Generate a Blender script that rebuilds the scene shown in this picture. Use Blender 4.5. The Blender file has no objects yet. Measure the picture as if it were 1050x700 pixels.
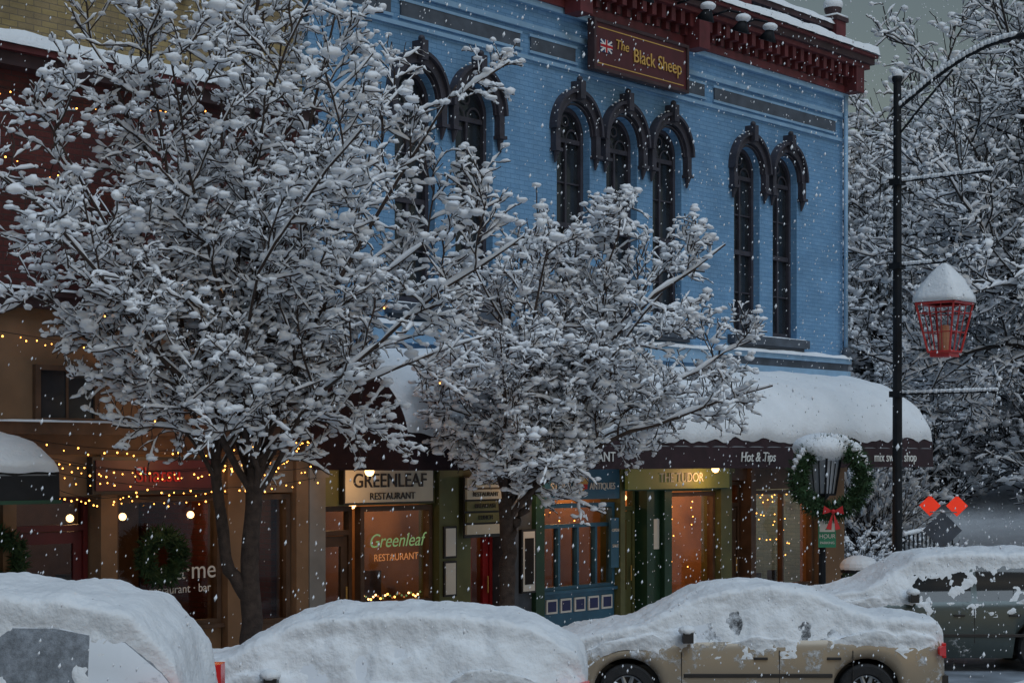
import bpy, math, random
import numpy as np
from mathutils import Vector, Matrix, noise
random.seed(7)
scene = bpy.context.scene
R_ = math.radians

# ------------------------------------------------------------ materials
def new_mat(name):
    m = bpy.data.materials.new(name); m.use_nodes = True
    nt = m.node_tree
    return m, nt, nt.nodes["Principled BSDF"]
def mat(name, col, rough=.7, var=.25, scale=6., metal=0., bump=0., emis=None, es=0., col2=None, bscale=None, spec=None):
    m, nt, b = new_mat(name)
    n, l = nt.nodes, nt.links
    b.inputs['Roughness'].default_value = rough
    b.inputs['Metallic'].default_value = metal
    if spec is not None: b.inputs['Specular IOR Level'].default_value = spec
    tc = n.new('ShaderNodeTexCoord')
    nz = n.new('ShaderNodeTexNoise'); nz.inputs['Scale'].default_value = scale; nz.inputs['Detail'].default_value = 6
    l.new(tc.outputs['Object'], nz.inputs['Vector'])
    cr = n.new('ShaderNodeValToRGB')
    c = col
    c2 = col2 if col2 else tuple(min(1, x*(1+var)) for x in c)
    c1 = tuple(x*(1-var) for x in c)
    cr.color_ramp.elements[0].position = .3; cr.color_ramp.elements[0].color = (*c1, 1)
    cr.color_ramp.elements[1].position = .7; cr.color_ramp.elements[1].color = (*c2, 1)
    l.new(nz.outputs['Fac'], cr.inputs['Fac']); l.new(cr.outputs['Color'], b.inputs['Base Color'])
    if bump:
        bp = n.new('ShaderNodeBump'); bp.inputs['Strength'].default_value = bump; bp.inputs['Distance'].default_value = .02
        n2 = n.new('ShaderNodeTexNoise'); n2.inputs['Scale'].default_value = bscale or scale*5; n2.inputs['Detail'].default_value = 5
        l.new(tc.outputs['Object'], n2.inputs['Vector'])
        l.new(n2.outputs['Fac'], bp.inputs['Height']); l.new(bp.outputs['Normal'], b.inputs['Normal'])
    if emis:
        b.inputs['Emission Color'].default_value = (*emis, 1); b.inputs['Emission Strength'].default_value = es
        m.cycles.emission_sampling = 'NONE'
    return m
def brick(name, c1, c2, mortar, bw=.21, bh=.072, stain=.35, bump=.5):
    m, nt, b = new_mat(name); n, l = nt.nodes, nt.links
    tc = n.new('ShaderNodeTexCoord'); sx = n.new('ShaderNodeSeparateXYZ'); cx = n.new('ShaderNodeCombineXYZ')
    l.new(tc.outputs['Object'], sx.inputs[0])
    ad = n.new('ShaderNodeMath'); ad.operation = 'ADD'
    l.new(sx.outputs['X'], ad.inputs[0]); l.new(sx.outputs['Y'], ad.inputs[1])
    l.new(ad.outputs[0], cx.inputs['X']); l.new(sx.outputs['Z'], cx.inputs['Y'])
    br = n.new('ShaderNodeTexBrick'); br.inputs['Scale'].default_value = 1
    br.inputs['Brick Width'].default_value = bw; br.inputs['Row Height'].default_value = bh
    br.inputs['Mortar Size'].default_value = .006; br.inputs['Mortar Smooth'].default_value = .4
    br.inputs['Color1'].default_value = (*c1, 1); br.inputs['Color2'].default_value = (*c2, 1); br.inputs['Mortar'].default_value = (*mortar, 1)
    l.new(cx.outputs[0], br.inputs['Vector'])
    nz = n.new('ShaderNodeTexNoise'); nz.inputs['Scale'].default_value = 1.3; nz.inputs['Detail'].default_value = 8; nz.inputs['Roughness'].default_value = .65
    l.new(tc.outputs['Object'], nz.inputs['Vector'])
    mr = n.new('ShaderNodeMapRange'); mr.inputs['From Min'].default_value = .3; mr.inputs['From Max'].default_value = .7
    mr.inputs['To Min'].default_value = 1-stain; mr.inputs['To Max'].default_value = 1.1
    l.new(nz.outputs['Fac'], mr.inputs['Value'])
    mx = n.new('ShaderNodeMix'); mx.data_type = 'RGBA'; mx.blend_type = 'MULTIPLY'; mx.inputs[0].default_value = 1
    l.new(br.outputs['Color'], mx.inputs[6]); l.new(mr.outputs[0], mx.inputs[7])
    l.new(mx.outputs[2], b.inputs['Base Color'])
    n3 = n.new('ShaderNodeTexNoise'); n3.inputs['Scale'].default_value = 30
    l.new(tc.outputs['Object'], n3.inputs['Vector'])
    ma = n.new('ShaderNodeMath'); ma.operation = 'MULTIPLY_ADD'; ma.inputs[1].default_value = -1
    l.new(br.outputs['Fac'], ma.inputs[0]); l.new(n3.outputs['Fac'], ma.inputs[2])
    bp = n.new('ShaderNodeBump'); bp.inputs['Strength'].default_value = bump; bp.inputs['Distance'].default_value = .012
    l.new(ma.outputs[0], bp.inputs['Height']); l.new(bp.outputs['Normal'], b.inputs['Normal'])
    b.inputs['Roughness'].default_value = .65
    return m
def emit(name, col, s):
    m, nt, b = new_mat(name)
    b.inputs['Base Color'].default_value = (*[c*.5 for c in col], 1)
    b.inputs['Emission Color'].default_value = (*col, 1); b.inputs['Emission Strength'].default_value = s
    m.cycles.emission_sampling = 'NONE'
    return m
def glass_clear(name, tint=(.85, .87, .88)):
    m = bpy.data.materials.new(name); m.use_nodes = True; nt = m.node_tree; n, l = nt.nodes, nt.links
    n.remove(n["Principled BSDF"]); o = n["Material Output"]
    t = n.new('ShaderNodeBsdfTransparent'); t.inputs[0].default_value = (*tint, 1)
    g = n.new('ShaderNodeBsdfGlossy'); g.inputs['Roughness'].default_value = .03
    f = n.new('ShaderNodeFresnel'); f.inputs[0].default_value = 1.45
    mx = n.new('ShaderNodeMixShader'); l.new(f.outputs[0], mx.inputs[0]); l.new(t.outputs[0], mx.inputs[1]); l.new(g.outputs[0], mx.inputs[2])
    l.new(mx.outputs[0], o.inputs[0]); return m
def snowy(name, col, amt, scale, rough, metal=0., soft=.05, snowc=(.72, .76, .82)):
    m, nt, b = new_mat(name); n, l = nt.nodes, nt.links
    tc = n.new('ShaderNodeTexCoord'); nz = n.new('ShaderNodeTexNoise'); nz.inputs['Scale'].default_value = scale; nz.inputs['Detail'].default_value = 10; nz.inputs['Roughness'].default_value = .74
    l.new(tc.outputs['Object'], nz.inputs['Vector'])
    cr = n.new('ShaderNodeValToRGB'); cr.color_ramp.elements[0].position = 1-amt-soft; cr.color_ramp.elements[1].position = 1-amt+soft
    l.new(nz.outputs['Fac'], cr.inputs['Fac'])
    c2 = n.new('ShaderNodeMix'); c2.data_type = 'RGBA'; c2.inputs[6].default_value = (*col, 1); c2.inputs[7].default_value = (*snowc, 1)
    l.new(cr.outputs['Color'], c2.inputs[0]); l.new(c2.outputs[2], b.inputs['Base Color'])
    mr = n.new('ShaderNodeMapRange'); mr.inputs['To Min'].default_value = rough; mr.inputs['To Max'].default_value = .85
    l.new(cr.outputs['Color'], mr.inputs['Value']); l.new(mr.outputs[0], b.inputs['Roughness'])
    m2 = n.new('ShaderNodeMapRange'); m2.inputs['To Min'].default_value = metal; m2.inputs['To Max'].default_value = 0
    l.new(cr.outputs['Color'], m2.inputs['Value']); l.new(m2.outputs[0], b.inputs['Metallic'])
    bp = n.new('ShaderNodeBump'); bp.inputs['Strength'].default_value = .5; bp.inputs['Distance'].default_value = .02
    l.new(cr.outputs['Color'], bp.inputs['Height']); l.new(bp.outputs['Normal'], b.inputs['Normal'])
    return m

SNOW = mat('snow', (.80, .83, .87), .75, .05, 2., bump=.7, bscale=22)
SNOWT = mat('snow_on_branches', (.84, .86, .90), .8, .04, 3.)
SNOWG = mat('trodden_snow', (.58, .62, .67), .7, .25, 1.2, bump=.8, bscale=6, col2=(.78, .81, .85))
BARK = mat('bark', (.055, .037, .030), .9, .4, 12., bump=.6)
BARKD = mat('bark_dark', (.035, .031, .030), .9, .3, 6.)
BLUE = brick('blue_painted_brick', (.145, .31, .52), (.18, .355, .57), (.11, .255, .44), stain=.25)
BLUEP = mat('pale_blue_trim', (.24, .40, .57), .6, .12, 4.)
BLUED = mat('slate_trim', (.07, .085, .11), .6, .3, 4.)
HOOD = mat('window_hood_iron', (.040, .037, .050), .6, .3, 5., bump=.3)
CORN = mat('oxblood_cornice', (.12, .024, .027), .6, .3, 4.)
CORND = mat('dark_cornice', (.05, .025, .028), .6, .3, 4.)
REDB = brick('red_brick', (.10, .020, .018), (.14, .032, .026), (.06, .035, .03), stain=.5)
TANB = brick('tan_brick', (.40, .30, .13), (.32, .24, .13), (.2, .16, .11), stain=.5)
BEIGE = mat('brown_stucco', (.21, .125, .07), .85, .2, 2., bump=.3)
BROWN = mat('brown_wood', (.09, .05, .03), .6, .3, 5.)
FRAME = mat('dark_frame', (.02, .018, .018), .5, .3, 5.)
OLIVE = mat('olive_paint', (.12, .13, .05), .6, .2, 3.)
DGREEN = mat('green_paint', (.018, .06, .032), .5, .2, 3.)
LIME = mat('sign_green', (.13, .15, .045), .5, .15, 3., emis=(.5, .5, .12), es=.05)
REDD = mat('red_door_paint', (.30, .012, .016), .45, .2, 3.)
DRED = mat('dark_red_paint', (.09, .010, .012), .45, .2, 3.)
CREAM = mat('cream_sign', (.62, .60, .50), .6, .08, 3.)
TEAL = mat('teal_paint', (.035, .13, .22), .5, .2, 3.)
AWN = mat('awning_canvas', (.026, .010, .014), .85, .3, 6., bump=.2)
AWNB = mat('black_awning_canvas', (.012, .012, .014), .8, .3, 6.)
GOLD = mat('gold_letters', (.60, .36, .09), .45, .1, 3.)
WHITE = mat('white_letters', (.75, .74, .70), .6, .05, 3.)
SIGNR = mat('oxblood_sign', (.085, .018, .022), .5, .2, 3.)
NAVY = mat('navy', (.02, .03, .12), .5, .1, 3.)
REDP = mat('red_metal_paint', (.50, .03, .03), .45, .2, 6.)
BLACKM = mat('black_metal', (.010, .012, .016), .6, .3, 6., spec=.25)
GREYM = mat('galvanised_metal', (.25, .26, .27), .5, .2, 6., metal=.5)
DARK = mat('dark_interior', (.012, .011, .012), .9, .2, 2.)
WARMW = mat('interior_wall', (.34, .18, .09), .8, .3, 1.5)
INBR = brick('interior_brick', (.38, .15, .07), (.28, .10, .05), (.27, .21, .15), stain=.3)
DGLASS = mat('old_window_glass', (.022, .027, .034), .12, .4, 2.5, spec=.6)
GLASS = glass_clear('shop_glass')
BULB = emit('warm_bulb', (1.0, .40, .07), 7.)
BULBS = emit('shop_lamp', (1.0, .55, .22), 5.)
NEONG = emit('green_glass_lettering', (.35, .6, .25), .3)
NEONR = emit('red_glass_lettering', (.9, .35, .12), .35)
TIRE = mat('tire_rubber', (.02, .02, .022), .85, .3, 8., bump=.3)
RIM = mat('alloy_rim', (.42, .43, .45), .35, .15, 4., metal=.8)
TAIL = mat('tail_lamp', (.5, .012, .012), .25, .1, 4., emis=(1, .02, .02), es=.06)
LENS = mat('head_lamp', (.5, .52, .55), .15, .1, 4.)
GREENL = mat('wreath_needles', (.025, .06, .022), .9, .4, 9.)
RIBBON = mat('red_ribbon', (.45, .01, .015), .5, .1, 4.)
SGREEN = mat('street_sign_green', (.01, .22, .12), .4, .05, 4.)
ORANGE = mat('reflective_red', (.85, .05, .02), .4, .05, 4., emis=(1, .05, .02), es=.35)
ASPH = mat('slushy_road', (.10, .115, .135), .45, .4, 1.1, bump=.9, bscale=5, col2=(.42, .47, .54))
CONC = mat('concrete', (.22, .215, .21), .8, .2, 2.)

# ------------------------------------------------------------ mesh helpers
def finish(o, parent=None):
    scene.collection.objects.link(o)
    if parent is not None:
        o.parent = parent
        o.matrix_parent_inverse = Matrix.Translation(-Vector(parent.location))
    return o
def group(name, loc=(0, 0, 0)):
    e = bpy.data.objects.new(name, None); e.empty_display_size = .3; e.location = loc
    scene.collection.objects.link(e); return e
class MB:
    def __init__(s): s.v = []; s.f = []; s.m = []; s.mats = []
    def mi(s, m):
        if m not in s.mats: s.mats.append(m)
        return s.mats.index(m)
    def add(s, vs, fs, m):
        o = len(s.v); s.v += [tuple(v) for v in vs]; k = s.mi(m)
        for f in fs: s.f.append([o+i for i in f]); s.m.append(k)
    def box(s, x0, x1, y0, y1, z0, z1, m):
        s.add([(x0,y0,z0),(x1,y0,z0),(x1,y1,z0),(x0,y1,z0),(x0,y0,z1),(x1,y0,z1),(x1,y1,z1),(x0,y1,z1)],
              [(0,3,2,1),(4,5,6,7),(0,1,5,4),(1,2,6,5),(2,3,7,6),(3,0,4,7)], m)
    def cyl(s, p0, p1, r0, r1, m, n=10, cap=True):
        p0, p1 = Vector(p0), Vector(p1); t = (p1-p0).normalized()
        a = t.cross(Vector((0,0,1)) if abs(t.z) < .9 else Vector((1,0,0))).normalized(); b = t.cross(a)
        vs = []
        for p, r in ((p0, r0), (p1, r1)):
            for i in range(n):
                an = 2*math.pi*i/n; vs.append(p+(a*math.cos(an)+b*math.sin(an))*r)
        fs = [(i, (i+1) % n, n+(i+1) % n, n+i) for i in range(n)]
        if cap: fs += [tuple(range(n))[::-1], tuple(range(n, 2*n))]
        s.add(vs, fs, m)
    def path(s, pts, r, m, n=8):
        for a, b in zip(pts[:-1], pts[1:]): s.cyl(a, b, r, r, m, n)
    def ball(s, c, r, m, seg=12, rings=8, sz=1.):
        vs = []; fs = []
        for j in range(rings+1):
            th = math.pi*j/rings
            for i in range(seg):
                ph = 2*math.pi*i/seg
                vs.append((c[0]+r*math.sin(th)*math.cos(ph), c[1]+r*math.sin(th)*math.sin(ph), c[2]+r*sz*math.cos(th)))
        for j in range(rings):
            for i in range(seg):
                fs.append((j*seg+i, (j+1)*seg+i, (j+1)*seg+(i+1) % seg, j*seg+(i+1) % seg))
        s.add(vs, fs, m)
    def build(s, name, parent=None, smooth=False, bevel=0, xform=None):
        me = bpy.data.meshes.new(name)
        vs = [tuple(xform @ Vector(v)) for v in s.v] if xform is not None else s.v
        me.from_pydata(vs, [], s.f)
        for m in s.mats: me.materials.append(m)
        me.polygons.foreach_set('material_index', s.m)
        if smooth: me.polygons.foreach_set('use_smooth', [True]*len(s.f))
        me.update()
        o = bpy.data.objects.new(name, me); finish(o, parent)
        if bevel:
            b = o.modifiers.new('bevel', 'BEVEL'); b.width = bevel; b.segments = 2; b.limit_method = 'ANGLE'
        return o
def np_mesh(name, V, F, M, mats, smooth=True):
    me = bpy.data.meshes.new(name)
    me.vertices.add(len(V)); me.vertices.foreach_set('co', V.astype(np.float32).ravel())
    k = sum(f.size for f in F); npoly = sum(len(f) for f in F)
    me.loops.add(k); me.polygons.add(npoly)
    me.loops.foreach_set('vertex_index', np.concatenate([f.ravel() for f in F]).astype(np.int32))
    ls = []; o = 0
    for f in F:
        ls.append(o+np.arange(len(f))*f.shape[1]); o += f.size
    me.polygons.foreach_set('loop_start', np.concatenate(ls).astype(np.int32))
    me.polygons.foreach_set('material_index', np.concatenate([np.full(len(f), m) for f, m in zip(F, M)]).astype(np.int32))
    me.polygons.foreach_set('use_smooth', np.full(npoly, smooth))
    for m in mats: me.materials.append(m)
    me.update(calc_edges=True); me.validate()
    return me
def text(s, x, y, z, size, m, parent, name='lettering', align='CENTER', shear=0, rot=(math.pi/2, 0, 0), ext=.006, sx=1., bold=0.):
    c = bpy.data.curves.new(name, 'FONT'); c.body = s; c.size = size; c.align_x = align; c.align_y = 'CENTER'
    c.extrude = ext; c.shear = shear; c.offset = bold
    o = bpy.data.objects.new(name, c); scene.collection.objects.link(o)
    dg = bpy.context.evaluated_depsgraph_get(); me = bpy.data.meshes.new_from_object(o.evaluated_get(dg))
    bpy.data.objects.remove(o)
    me.materials.clear(); me.materials.append(m)
    o = bpy.data.objects.new(name, me); o.location = (x, y, z); o.rotation_euler = rot; o.scale = (sx, 1, 1)
    return finish(o, parent)
def snow_slab(x0, x1, y0, y1, z, h, parent, name='snow', nx=None, ny=None, seed=0, slope=0., m=None, edge=.09, rough=.35):
    nx = nx or max(6, int((x1-x0)/.07)); ny = ny or max(5, int((y1-y0)/.05)); nx = min(nx, 260)
    vs = []; fs = []
    for j in range(ny+1):
        for i in range(nx+1):
            x = x0+(x1-x0)*i/nx; y = y0+(y1-y0)*j/ny
            d = min(x-x0, x1-x, y-y0, y1-y); e = min(1, max(0, d)/edge); e = math.sqrt(max(0, 1-(1-e)**2))
            n = noise.noise(Vector((x*1.7+seed, y*2.3, seed)))*rough+noise.noise(Vector((x*6+seed, y*6, 3)))*rough*.45
            jx = noise.noise(Vector((x*5, seed, y)))*.03 if d <= 0 else 0
            vs.append((x, y+(jx if j in (0, ny) else 0), z+slope*(y-y0)+h*e*(1+n)))
    W = nx+1
    for j in range(ny):
        for i in range(nx): fs.append((j*W+i, j*W+i+1, (j+1)*W+i+1, (j+1)*W+i))
    mb = MB(); mb.add(vs, fs, m or SNOW); return mb.build(name, parent, smooth=True)

# ------------------------------------------------------------ ground
g = MB(); g.add([(-400,-400,0),(600,-400,0),(600,600,0),(-400,600,0)], [(0,1,2,3)], SNOWG); g.build('snowy_ground')
rd = MB(); rd.add([(-60,-16,.004),(90,-16,.004),(90,-3.45,.004),(-60,-3.45,.004)], [(0,1,2,3)], ASPH); rd.build('road')
sw = MB(); sw.box(-30, 29.5, -3.3, 0.6, 0, .12, SNOWG); sw.box(-30, 29.5, -3.45, -3.302, 0, .135, CONC); sw.build('pavement')
snow_slab(-5, 29.4, -3.5, -2.3, .125, .16, None, 'snow_bank', seed=4, edge=.35, ny=16)
snow_slab(-5, 29.4, -1.7, -.03, .125, .05, None, 'pavement_snow', seed=9, edge=.3, ny=10)

# ------------------------------------------------------------ blue building
BX0, BX1, DEP = 15.0, 28.5, 14.
bb = group('blue_brick_building', (21.7, 0, 0))
def boolean_cut(o, cutter):
    md = o.modifiers.new('b', 'BOOLEAN'); md.operation = 'DIFFERENCE'; md.object = cutter; md.solver = 'EXACT'
    dg = bpy.context.evaluated_depsgraph_get(); me = bpy.data.meshes.new_from_object(o.evaluated_get(dg))
    o.modifiers.clear(); o.data = me; bpy.data.objects.remove(cutter)
WINS = [17.0, 18.22, 20.48, 21.70, 22.92, 25.27, 26.49]
wz0, wsp, wr = 5.2, 8.08, .40
wall = MB(); wall.box(BX0, BX1, 0, .4, 4.5, 11.0, BLUE); wallo = wall.build('upper_wall', bb)
ct = MB()
for c in WINS:
    pr = [(c-wr, wz0), (c+wr, wz0)]+[(c+wr*math.cos(a), wsp+wr*math.sin(a)*1.08) for a in [math.pi*k/20 for k in range(21)]]
    n = len(pr); vs = [(x, -.3, z) for x, z in pr]+[(x, .7, z) for x, z in pr]
    ct.add(vs, [tuple(range(n)), tuple(range(2*n-1, n-1, -1))]+[(i, n+i, n+(i+1) % n, (i+1) % n) for i in range(n)], BLUE)
co = ct.build('cut'); boolean_cut(wallo, co)
sb = MB()
sb.box(BX0, BX0+.35, .4, DEP, 0, 11, BLUE); sb.box(BX1-.35, BX1, .401, DEP, 0, 11, BLUE); sb.box(BX0+.35, BX1-.35, DEP-.3, DEP, 0, 11, BLUE)
sb.box(BX0+.36, BX1-.36, .41, DEP-.31, 10.3, 10.6, BLUED); sb.box(BX0+.36, BX1-.36, .9, DEP-.31, 4.3, 4.5, DARK)
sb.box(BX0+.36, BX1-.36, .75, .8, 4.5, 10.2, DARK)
sb.build('side_walls_and_roof', bb)
wf = MB()
for c in WINS:
    yg = .2
    pr = [(c-wr, wz0), (c+wr, wz0)]+[(c+wr*math.cos(a), wsp+wr*math.sin(a)*1.08) for a in [math.pi*k/20 for k in range(21)]]
    wf.add([(x, yg, z) for x, z in pr], [tuple(range(len(pr)))], DGLASS)
    for (xa, za), (xb, zb) in zip(pr[1:], pr[2:]+[pr[0]]):
        def inn(x, z):
            if z <= wsp: return (x+(.065 if x < c else -.065), z)
            k = 1-.065/wr; return (c+(x-c)*k, wsp+(z-wsp)*k)
        xa2, za2 = inn(xa, za); xb2, zb2 = inn(xb, zb)
        wf.add([(xa,yg-.07,za),(xb,yg-.07,zb),(xb2,yg-.07,zb2),(xa2,yg-.07,za2),(xa,yg-.002,za),(xb,yg-.002,zb),(xb2,yg-.002,zb2),(xa2,yg-.002,za2)],
               [(0,1,2,3),(3,2,6,7),(0,4,5,1)], HOOD)
    wf.box(c-wr+.06, c+wr-.06, yg-.06, yg-.003, wz0, wz0+.09, HOOD)
    wf.box(c-wr+.06, c+wr-.06, yg-.055, yg-.003, 6.62, 6.70, HOOD)
    wf.box(c-wr+.06, c+wr-.06, yg-.052, yg-.003, 7.95, 8.02, HOOD)
    for z0, z1 in ((wz0+.09, 6.62), (6.70, 7.95)):
        wf.box(c-.022, c+.022, yg-.045, yg-.003, z0, z1, HOOD)
        zm = (z0+z1)/2; wf.box(c-wr+.065, c-.023, yg-.035, yg-.003, zm-.012, zm+.012, HOOD); wf.box(c+.023, c+wr-.065, yg-.035, yg-.003, zm-.012, zm+.012, HOOD)
    for sx in (-.17, .17):
        for k in range(8):
            a0, a1 = math.pi*k/8, math.pi*(k+1)/8
            p = [(c+sx+math.cos(a)*q, 8.02+math.sin(a)*q*1.1) for a, q in ((a0,.155),(a1,.155),(a1,.125),(a0,.125))]
            wf.add([(x, yg-.03, z) for x, z in p], [(0,1,2,3)], HOOD)
    for k in range(12):
        a0, a1 = 2*math.pi*k/12, 2*math.pi*(k+1)/12
        p = [(c+math.cos(a)*q, 8.30+math.sin(a)*q) for a, q in ((a0,.095),(a1,.095),(a1,.065),(a0,.065))]
        wf.add([(x, yg-.03, z) for x, z in p], [(0,1,2,3)], HOOD)
wf.build('windows', bb)
hd = MB()
def arch_band(mb, c, zc, r0, r1, y0, y1, m, a0=0, a1=math.pi, n=24, st=1.08):
    for k in range(n):
        t0, t1 = a0+(a1-a0)*k/n, a0+(a1-a0)*(k+1)/n
        P = [(c+math.cos(t)*q, zc+math.sin(t)*q*st) for t, q in ((t0, r0), (t1, r0), (t1, r1), (t0, r1))]
        mb.add([(x, y0, z) for x, z in P]+[(x, y1, z) for x, z in P], [(0,1,2,3),(3,2,6,7),(0,4,5,1),(0,3,7,4),(1,5,6,2)], m)
for c in WINS:
    arch_band(hd, c, wsp, .43, .535, -.10, .001, HOOD, st=1.14)
    arch_band(hd, c, wsp, .535, .58, -.16, .001, HOOD, st=1.16)
    arch_band(hd, c, wsp, .405, .43, -.05, .001, HOOD)
    for sx in (-1, 1):
        x = c+sx*.49
        hd.box(x-.055, x+.055, -.11, -.001, wsp-.30, wsp, HOOD)
        hd.box(x-.08, x+.08, -.14, -.0015, wsp-.35, wsp-.30, HOOD)
        hd.cyl((x, -.07, wsp-.35), (x, -.04, wsp-.52), .055, .015, HOOD, 8)
    hd.box(c-.06, c+.06, -.21, -.001, wsp+.52, wsp+.80, HOOD)
    hd.ball((c, -.13, wsp+.83), .05, HOOD)
hd.build('window_hoods', bb)
hs2 = MB()
for c in WINS:
    for k in range(9):
        a = math.pi*(.30+.40*k/8)
        if abs(a-math.pi/2) > .12: hs2.ball((c+.60*math.cos(a), -.09, wsp+.60*1.16*math.sin(a)), random.uniform(.015, .028), SNOW, 8, 5, .6)
hs2.build('hood_snow', bb, smooth=True)
tr = MB()
for a, b in ((WINS[0], WINS[1]), (WINS[2], WINS[4]), (WINS[5], WINS[6])):
    tr.box(a-.6, b+.6, -.16, -.001, 5.02, 5.17, BLUED)
    tr.box(a-.52, b+.52, -.09, -.001, 4.96, 5.02, BLUED)
    snow_slab(a-.58, b+.58, -.155, -.005, 5.165, .03, bb, 'sill_snow', seed=a)
tr.box(BX0, BX1+.02, -.07, -.001, 9.50, 9.58, BLUEP); tr.box(BX0, BX1+.02, -.05, -.001, 9.04, 9.10, BLUEP)
for a, b in ((15.2, 16.5), (16.7, 19.2), (19.45, 20.5), (23.15, 23.95), (24.25, 28.2)):
    tr.box(a, b, -.03, -.001, 9.19, 9.40, BLUED); tr.box(a-.04, b+.04, -.04, -.001, 9.40, 9.44, BLUEP); tr.box(a-.04, b+.04, -.04, -.001, 9.15, 9.19, BLUEP)
tr.box(BX0, BX1+.05, -.10, -.001, 9.86, 9.95, BLUEP)
tr.box(24.2, BX1+.06, -.16, -.001, 4.80, 4.90, BLUEP); tr.box(24.2, BX1+.04, -.10, -.001, 4.66, 4.80, BLUED); tr.box(24.2, BX1+.06, -.14, -.001, 4.54, 4.66, BLUEP)
tr.box(BX0, 24.197, -.12, -.001, 4.62, 4.86, BLUEP)
tr.build('string_courses_and_sills', bb)
snow_slab(24.2, BX1+.08, -.20, .0, 4.89, .07, bb, 'ledge_snow', seed=3)
snow_slab(BX0, 24.1, -.15, .0, 4.86, .07, bb, 'ledge_snow', seed=13)
dp = MB(); dp.cyl((28.42, -.12, 4.9), (28.42, -.12, 9.9), .04, .04, BLUEP); dp.ball((28.42, -.14, 5.02), .1, BLUED); dp.build('downpipe', bb, smooth=True)
cn = MB()
cn.box(BX0-.02, BX1+.10, -.14, -.002, 9.95, 10.08, CORN)
x = BX0+.05
while x < BX1+.05:
    cn.box(x, x+.11, -.34, -.003, 10.20, 10.42, CORN); cn.box(x+.01, x+.10, -.22, -.003, 10.08, 10.20, CORN)
    x += .26
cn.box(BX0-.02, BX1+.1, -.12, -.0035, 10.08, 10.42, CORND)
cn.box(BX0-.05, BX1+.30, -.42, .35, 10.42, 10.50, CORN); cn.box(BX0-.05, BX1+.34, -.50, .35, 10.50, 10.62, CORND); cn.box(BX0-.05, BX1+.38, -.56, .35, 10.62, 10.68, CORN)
y = .1
while y < DEP:
    cn.box(BX1+.002, BX1+.30, y, y+.11, 10.20, 10.42, CORN); y += .26
cn.box(BX1+.10, BX1+.34, .351, DEP, 10.42, 10.66, CORND)
cn.box(BX1-.16, BX1+.12, -.40, -.145, 9.95, 10.42, CORN); cn.box(BX0, BX0+.28, -.46, -.145, 9.85, 10.42, CORN)
cn.box(20.1, 20.4, -.46, -.145, 9.85, 10.42, CORN); cn.box(23.2, 23.5, -.46, -.145, 9.85, 10.42, CORN)
cn.build('cornice', bb)
snow_slab(BX0-.05, BX1+.44, -.62, .02, 10.675, .17, bb, 'cornice_snow', seed=21, edge=.12)
pa = MB()
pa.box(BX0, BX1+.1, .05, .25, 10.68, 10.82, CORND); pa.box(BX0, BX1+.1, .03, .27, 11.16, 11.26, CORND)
x = BX0+.1
while x < BX1:
    pa.cyl((x, .15, 10.82), (x, .15, 10.98), .03, .055, CORND, 6, False); pa.cyl((x, .15, 10.98), (x, .15, 11.16), .055, .03, CORND, 6, False); x += .17
for px in (BX0+.2, 18.2, 21.7, 25.2, BX1-.1):
    pa.box(px-.17, px+.17, -.03, .33, 10.68, 11.34, CORN); pa.box(px-.21, px+.21, -.07, .37, 11.34, 11.42, CORND)
    pa.ball((px, .15, 11.60), .17, CORND)
pa.build('roof_balustrade', bb)
snow_slab(BX0, BX1+.1, -.0, .3, 11.255, .12, bb, 'balustrade_snow', seed=31)
sc = MB()
for px in (BX0+.2, 18.2, 21.7, 25.2, BX1-.1):
    sc.ball((px, .15, 11.68), .19, SNOW, sz=.8); sc.box(px-.2, px+.2, -.06, .36, 11.42, 11.46, SNOW)
sc.build('finial_snow', bb, smooth=True)
rs = MB(); rs.box(BX0+.4, BX1-.4, .5, DEP-.35, 10.61, 10.8, SNOW); rs.build('roof_snow', bb)
gl = MB()
for px in (21.0, 22.6, 23.6, 24.4):
    pts = [(px, -.45, 10.45), (px, -.75, 10.48), (px, -1.0, 10.40), (px, -1.08, 10.25)]
    gl.path(pts, .02, BLACKM); gl.cyl((px, -1.07, 10.27), (px, -1.0, 10.08), .05, .16, BLACKM, 12); gl.ball((px, -1.06, 10.30), .13, SNOW, sz=.55)
gl.build('gooseneck_lamps', bb, smooth=True)
sg = MB(); sg.box(20.65, 23.04, -.30, -.20, 9.12, 9.82, SIGNR)
for a in ((20.60, 23.09, 9.82, 9.87), (20.60, 23.09, 9.07, 9.12)): sg.box(a[0], a[1], -.33, -.19, a[2], a[3], CORND)
sg.box(20.60, 20.65, -.33, -.19, 9.12, 9.82, CORND); sg.box(23.04, 23.09, -.33, -.19, 9.12, 9.82, CORND)
sg.box(20.72, 22.97, -.303, -.3, 9.74, 9.755, GOLD); sg.box(20.72, 22.97, -.303, -.3, 9.18, 9.195, GOLD)
fx, fz = 20.92, 9.47
sg.box(fx-.15, fx+.15, -.306, -.3, fz-.10, fz+.10, NAVY)
for s_ in (-1, 1):
    d = Vector((.15, 0, s_*.10)).normalized(); q = Vector((-d.z, 0, d.x))*.016; c0 = Vector((fx, -.309-.001*(s_ > 0), fz)); L = .165
    sg.add([c0-d*L-q, c0+d*L-q, c0+d*L+q, c0-d*L+q], [(0,1,2,3)], WHITE)
sg.box(fx-.15, fx+.15, -.314, -.311, fz-.035, fz+.035, WHITE); sg.box(fx-.035, fx+.035, -.3135, -.3105, fz-.10, fz+.10, WHITE)
sg.box(fx-.15, fx+.15, -.317, -.3145, fz-.02, fz+.02, RIBBON); sg.box(fx-.02, fx+.02, -.3165, -.314, fz-.10, fz+.10, RIBBON)
sg.build('pub_sign', bb)
text('The', 21.31, -.315, 9.54, .22, GOLD, bb, 'sign_lettering', shear=.15)
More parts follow.
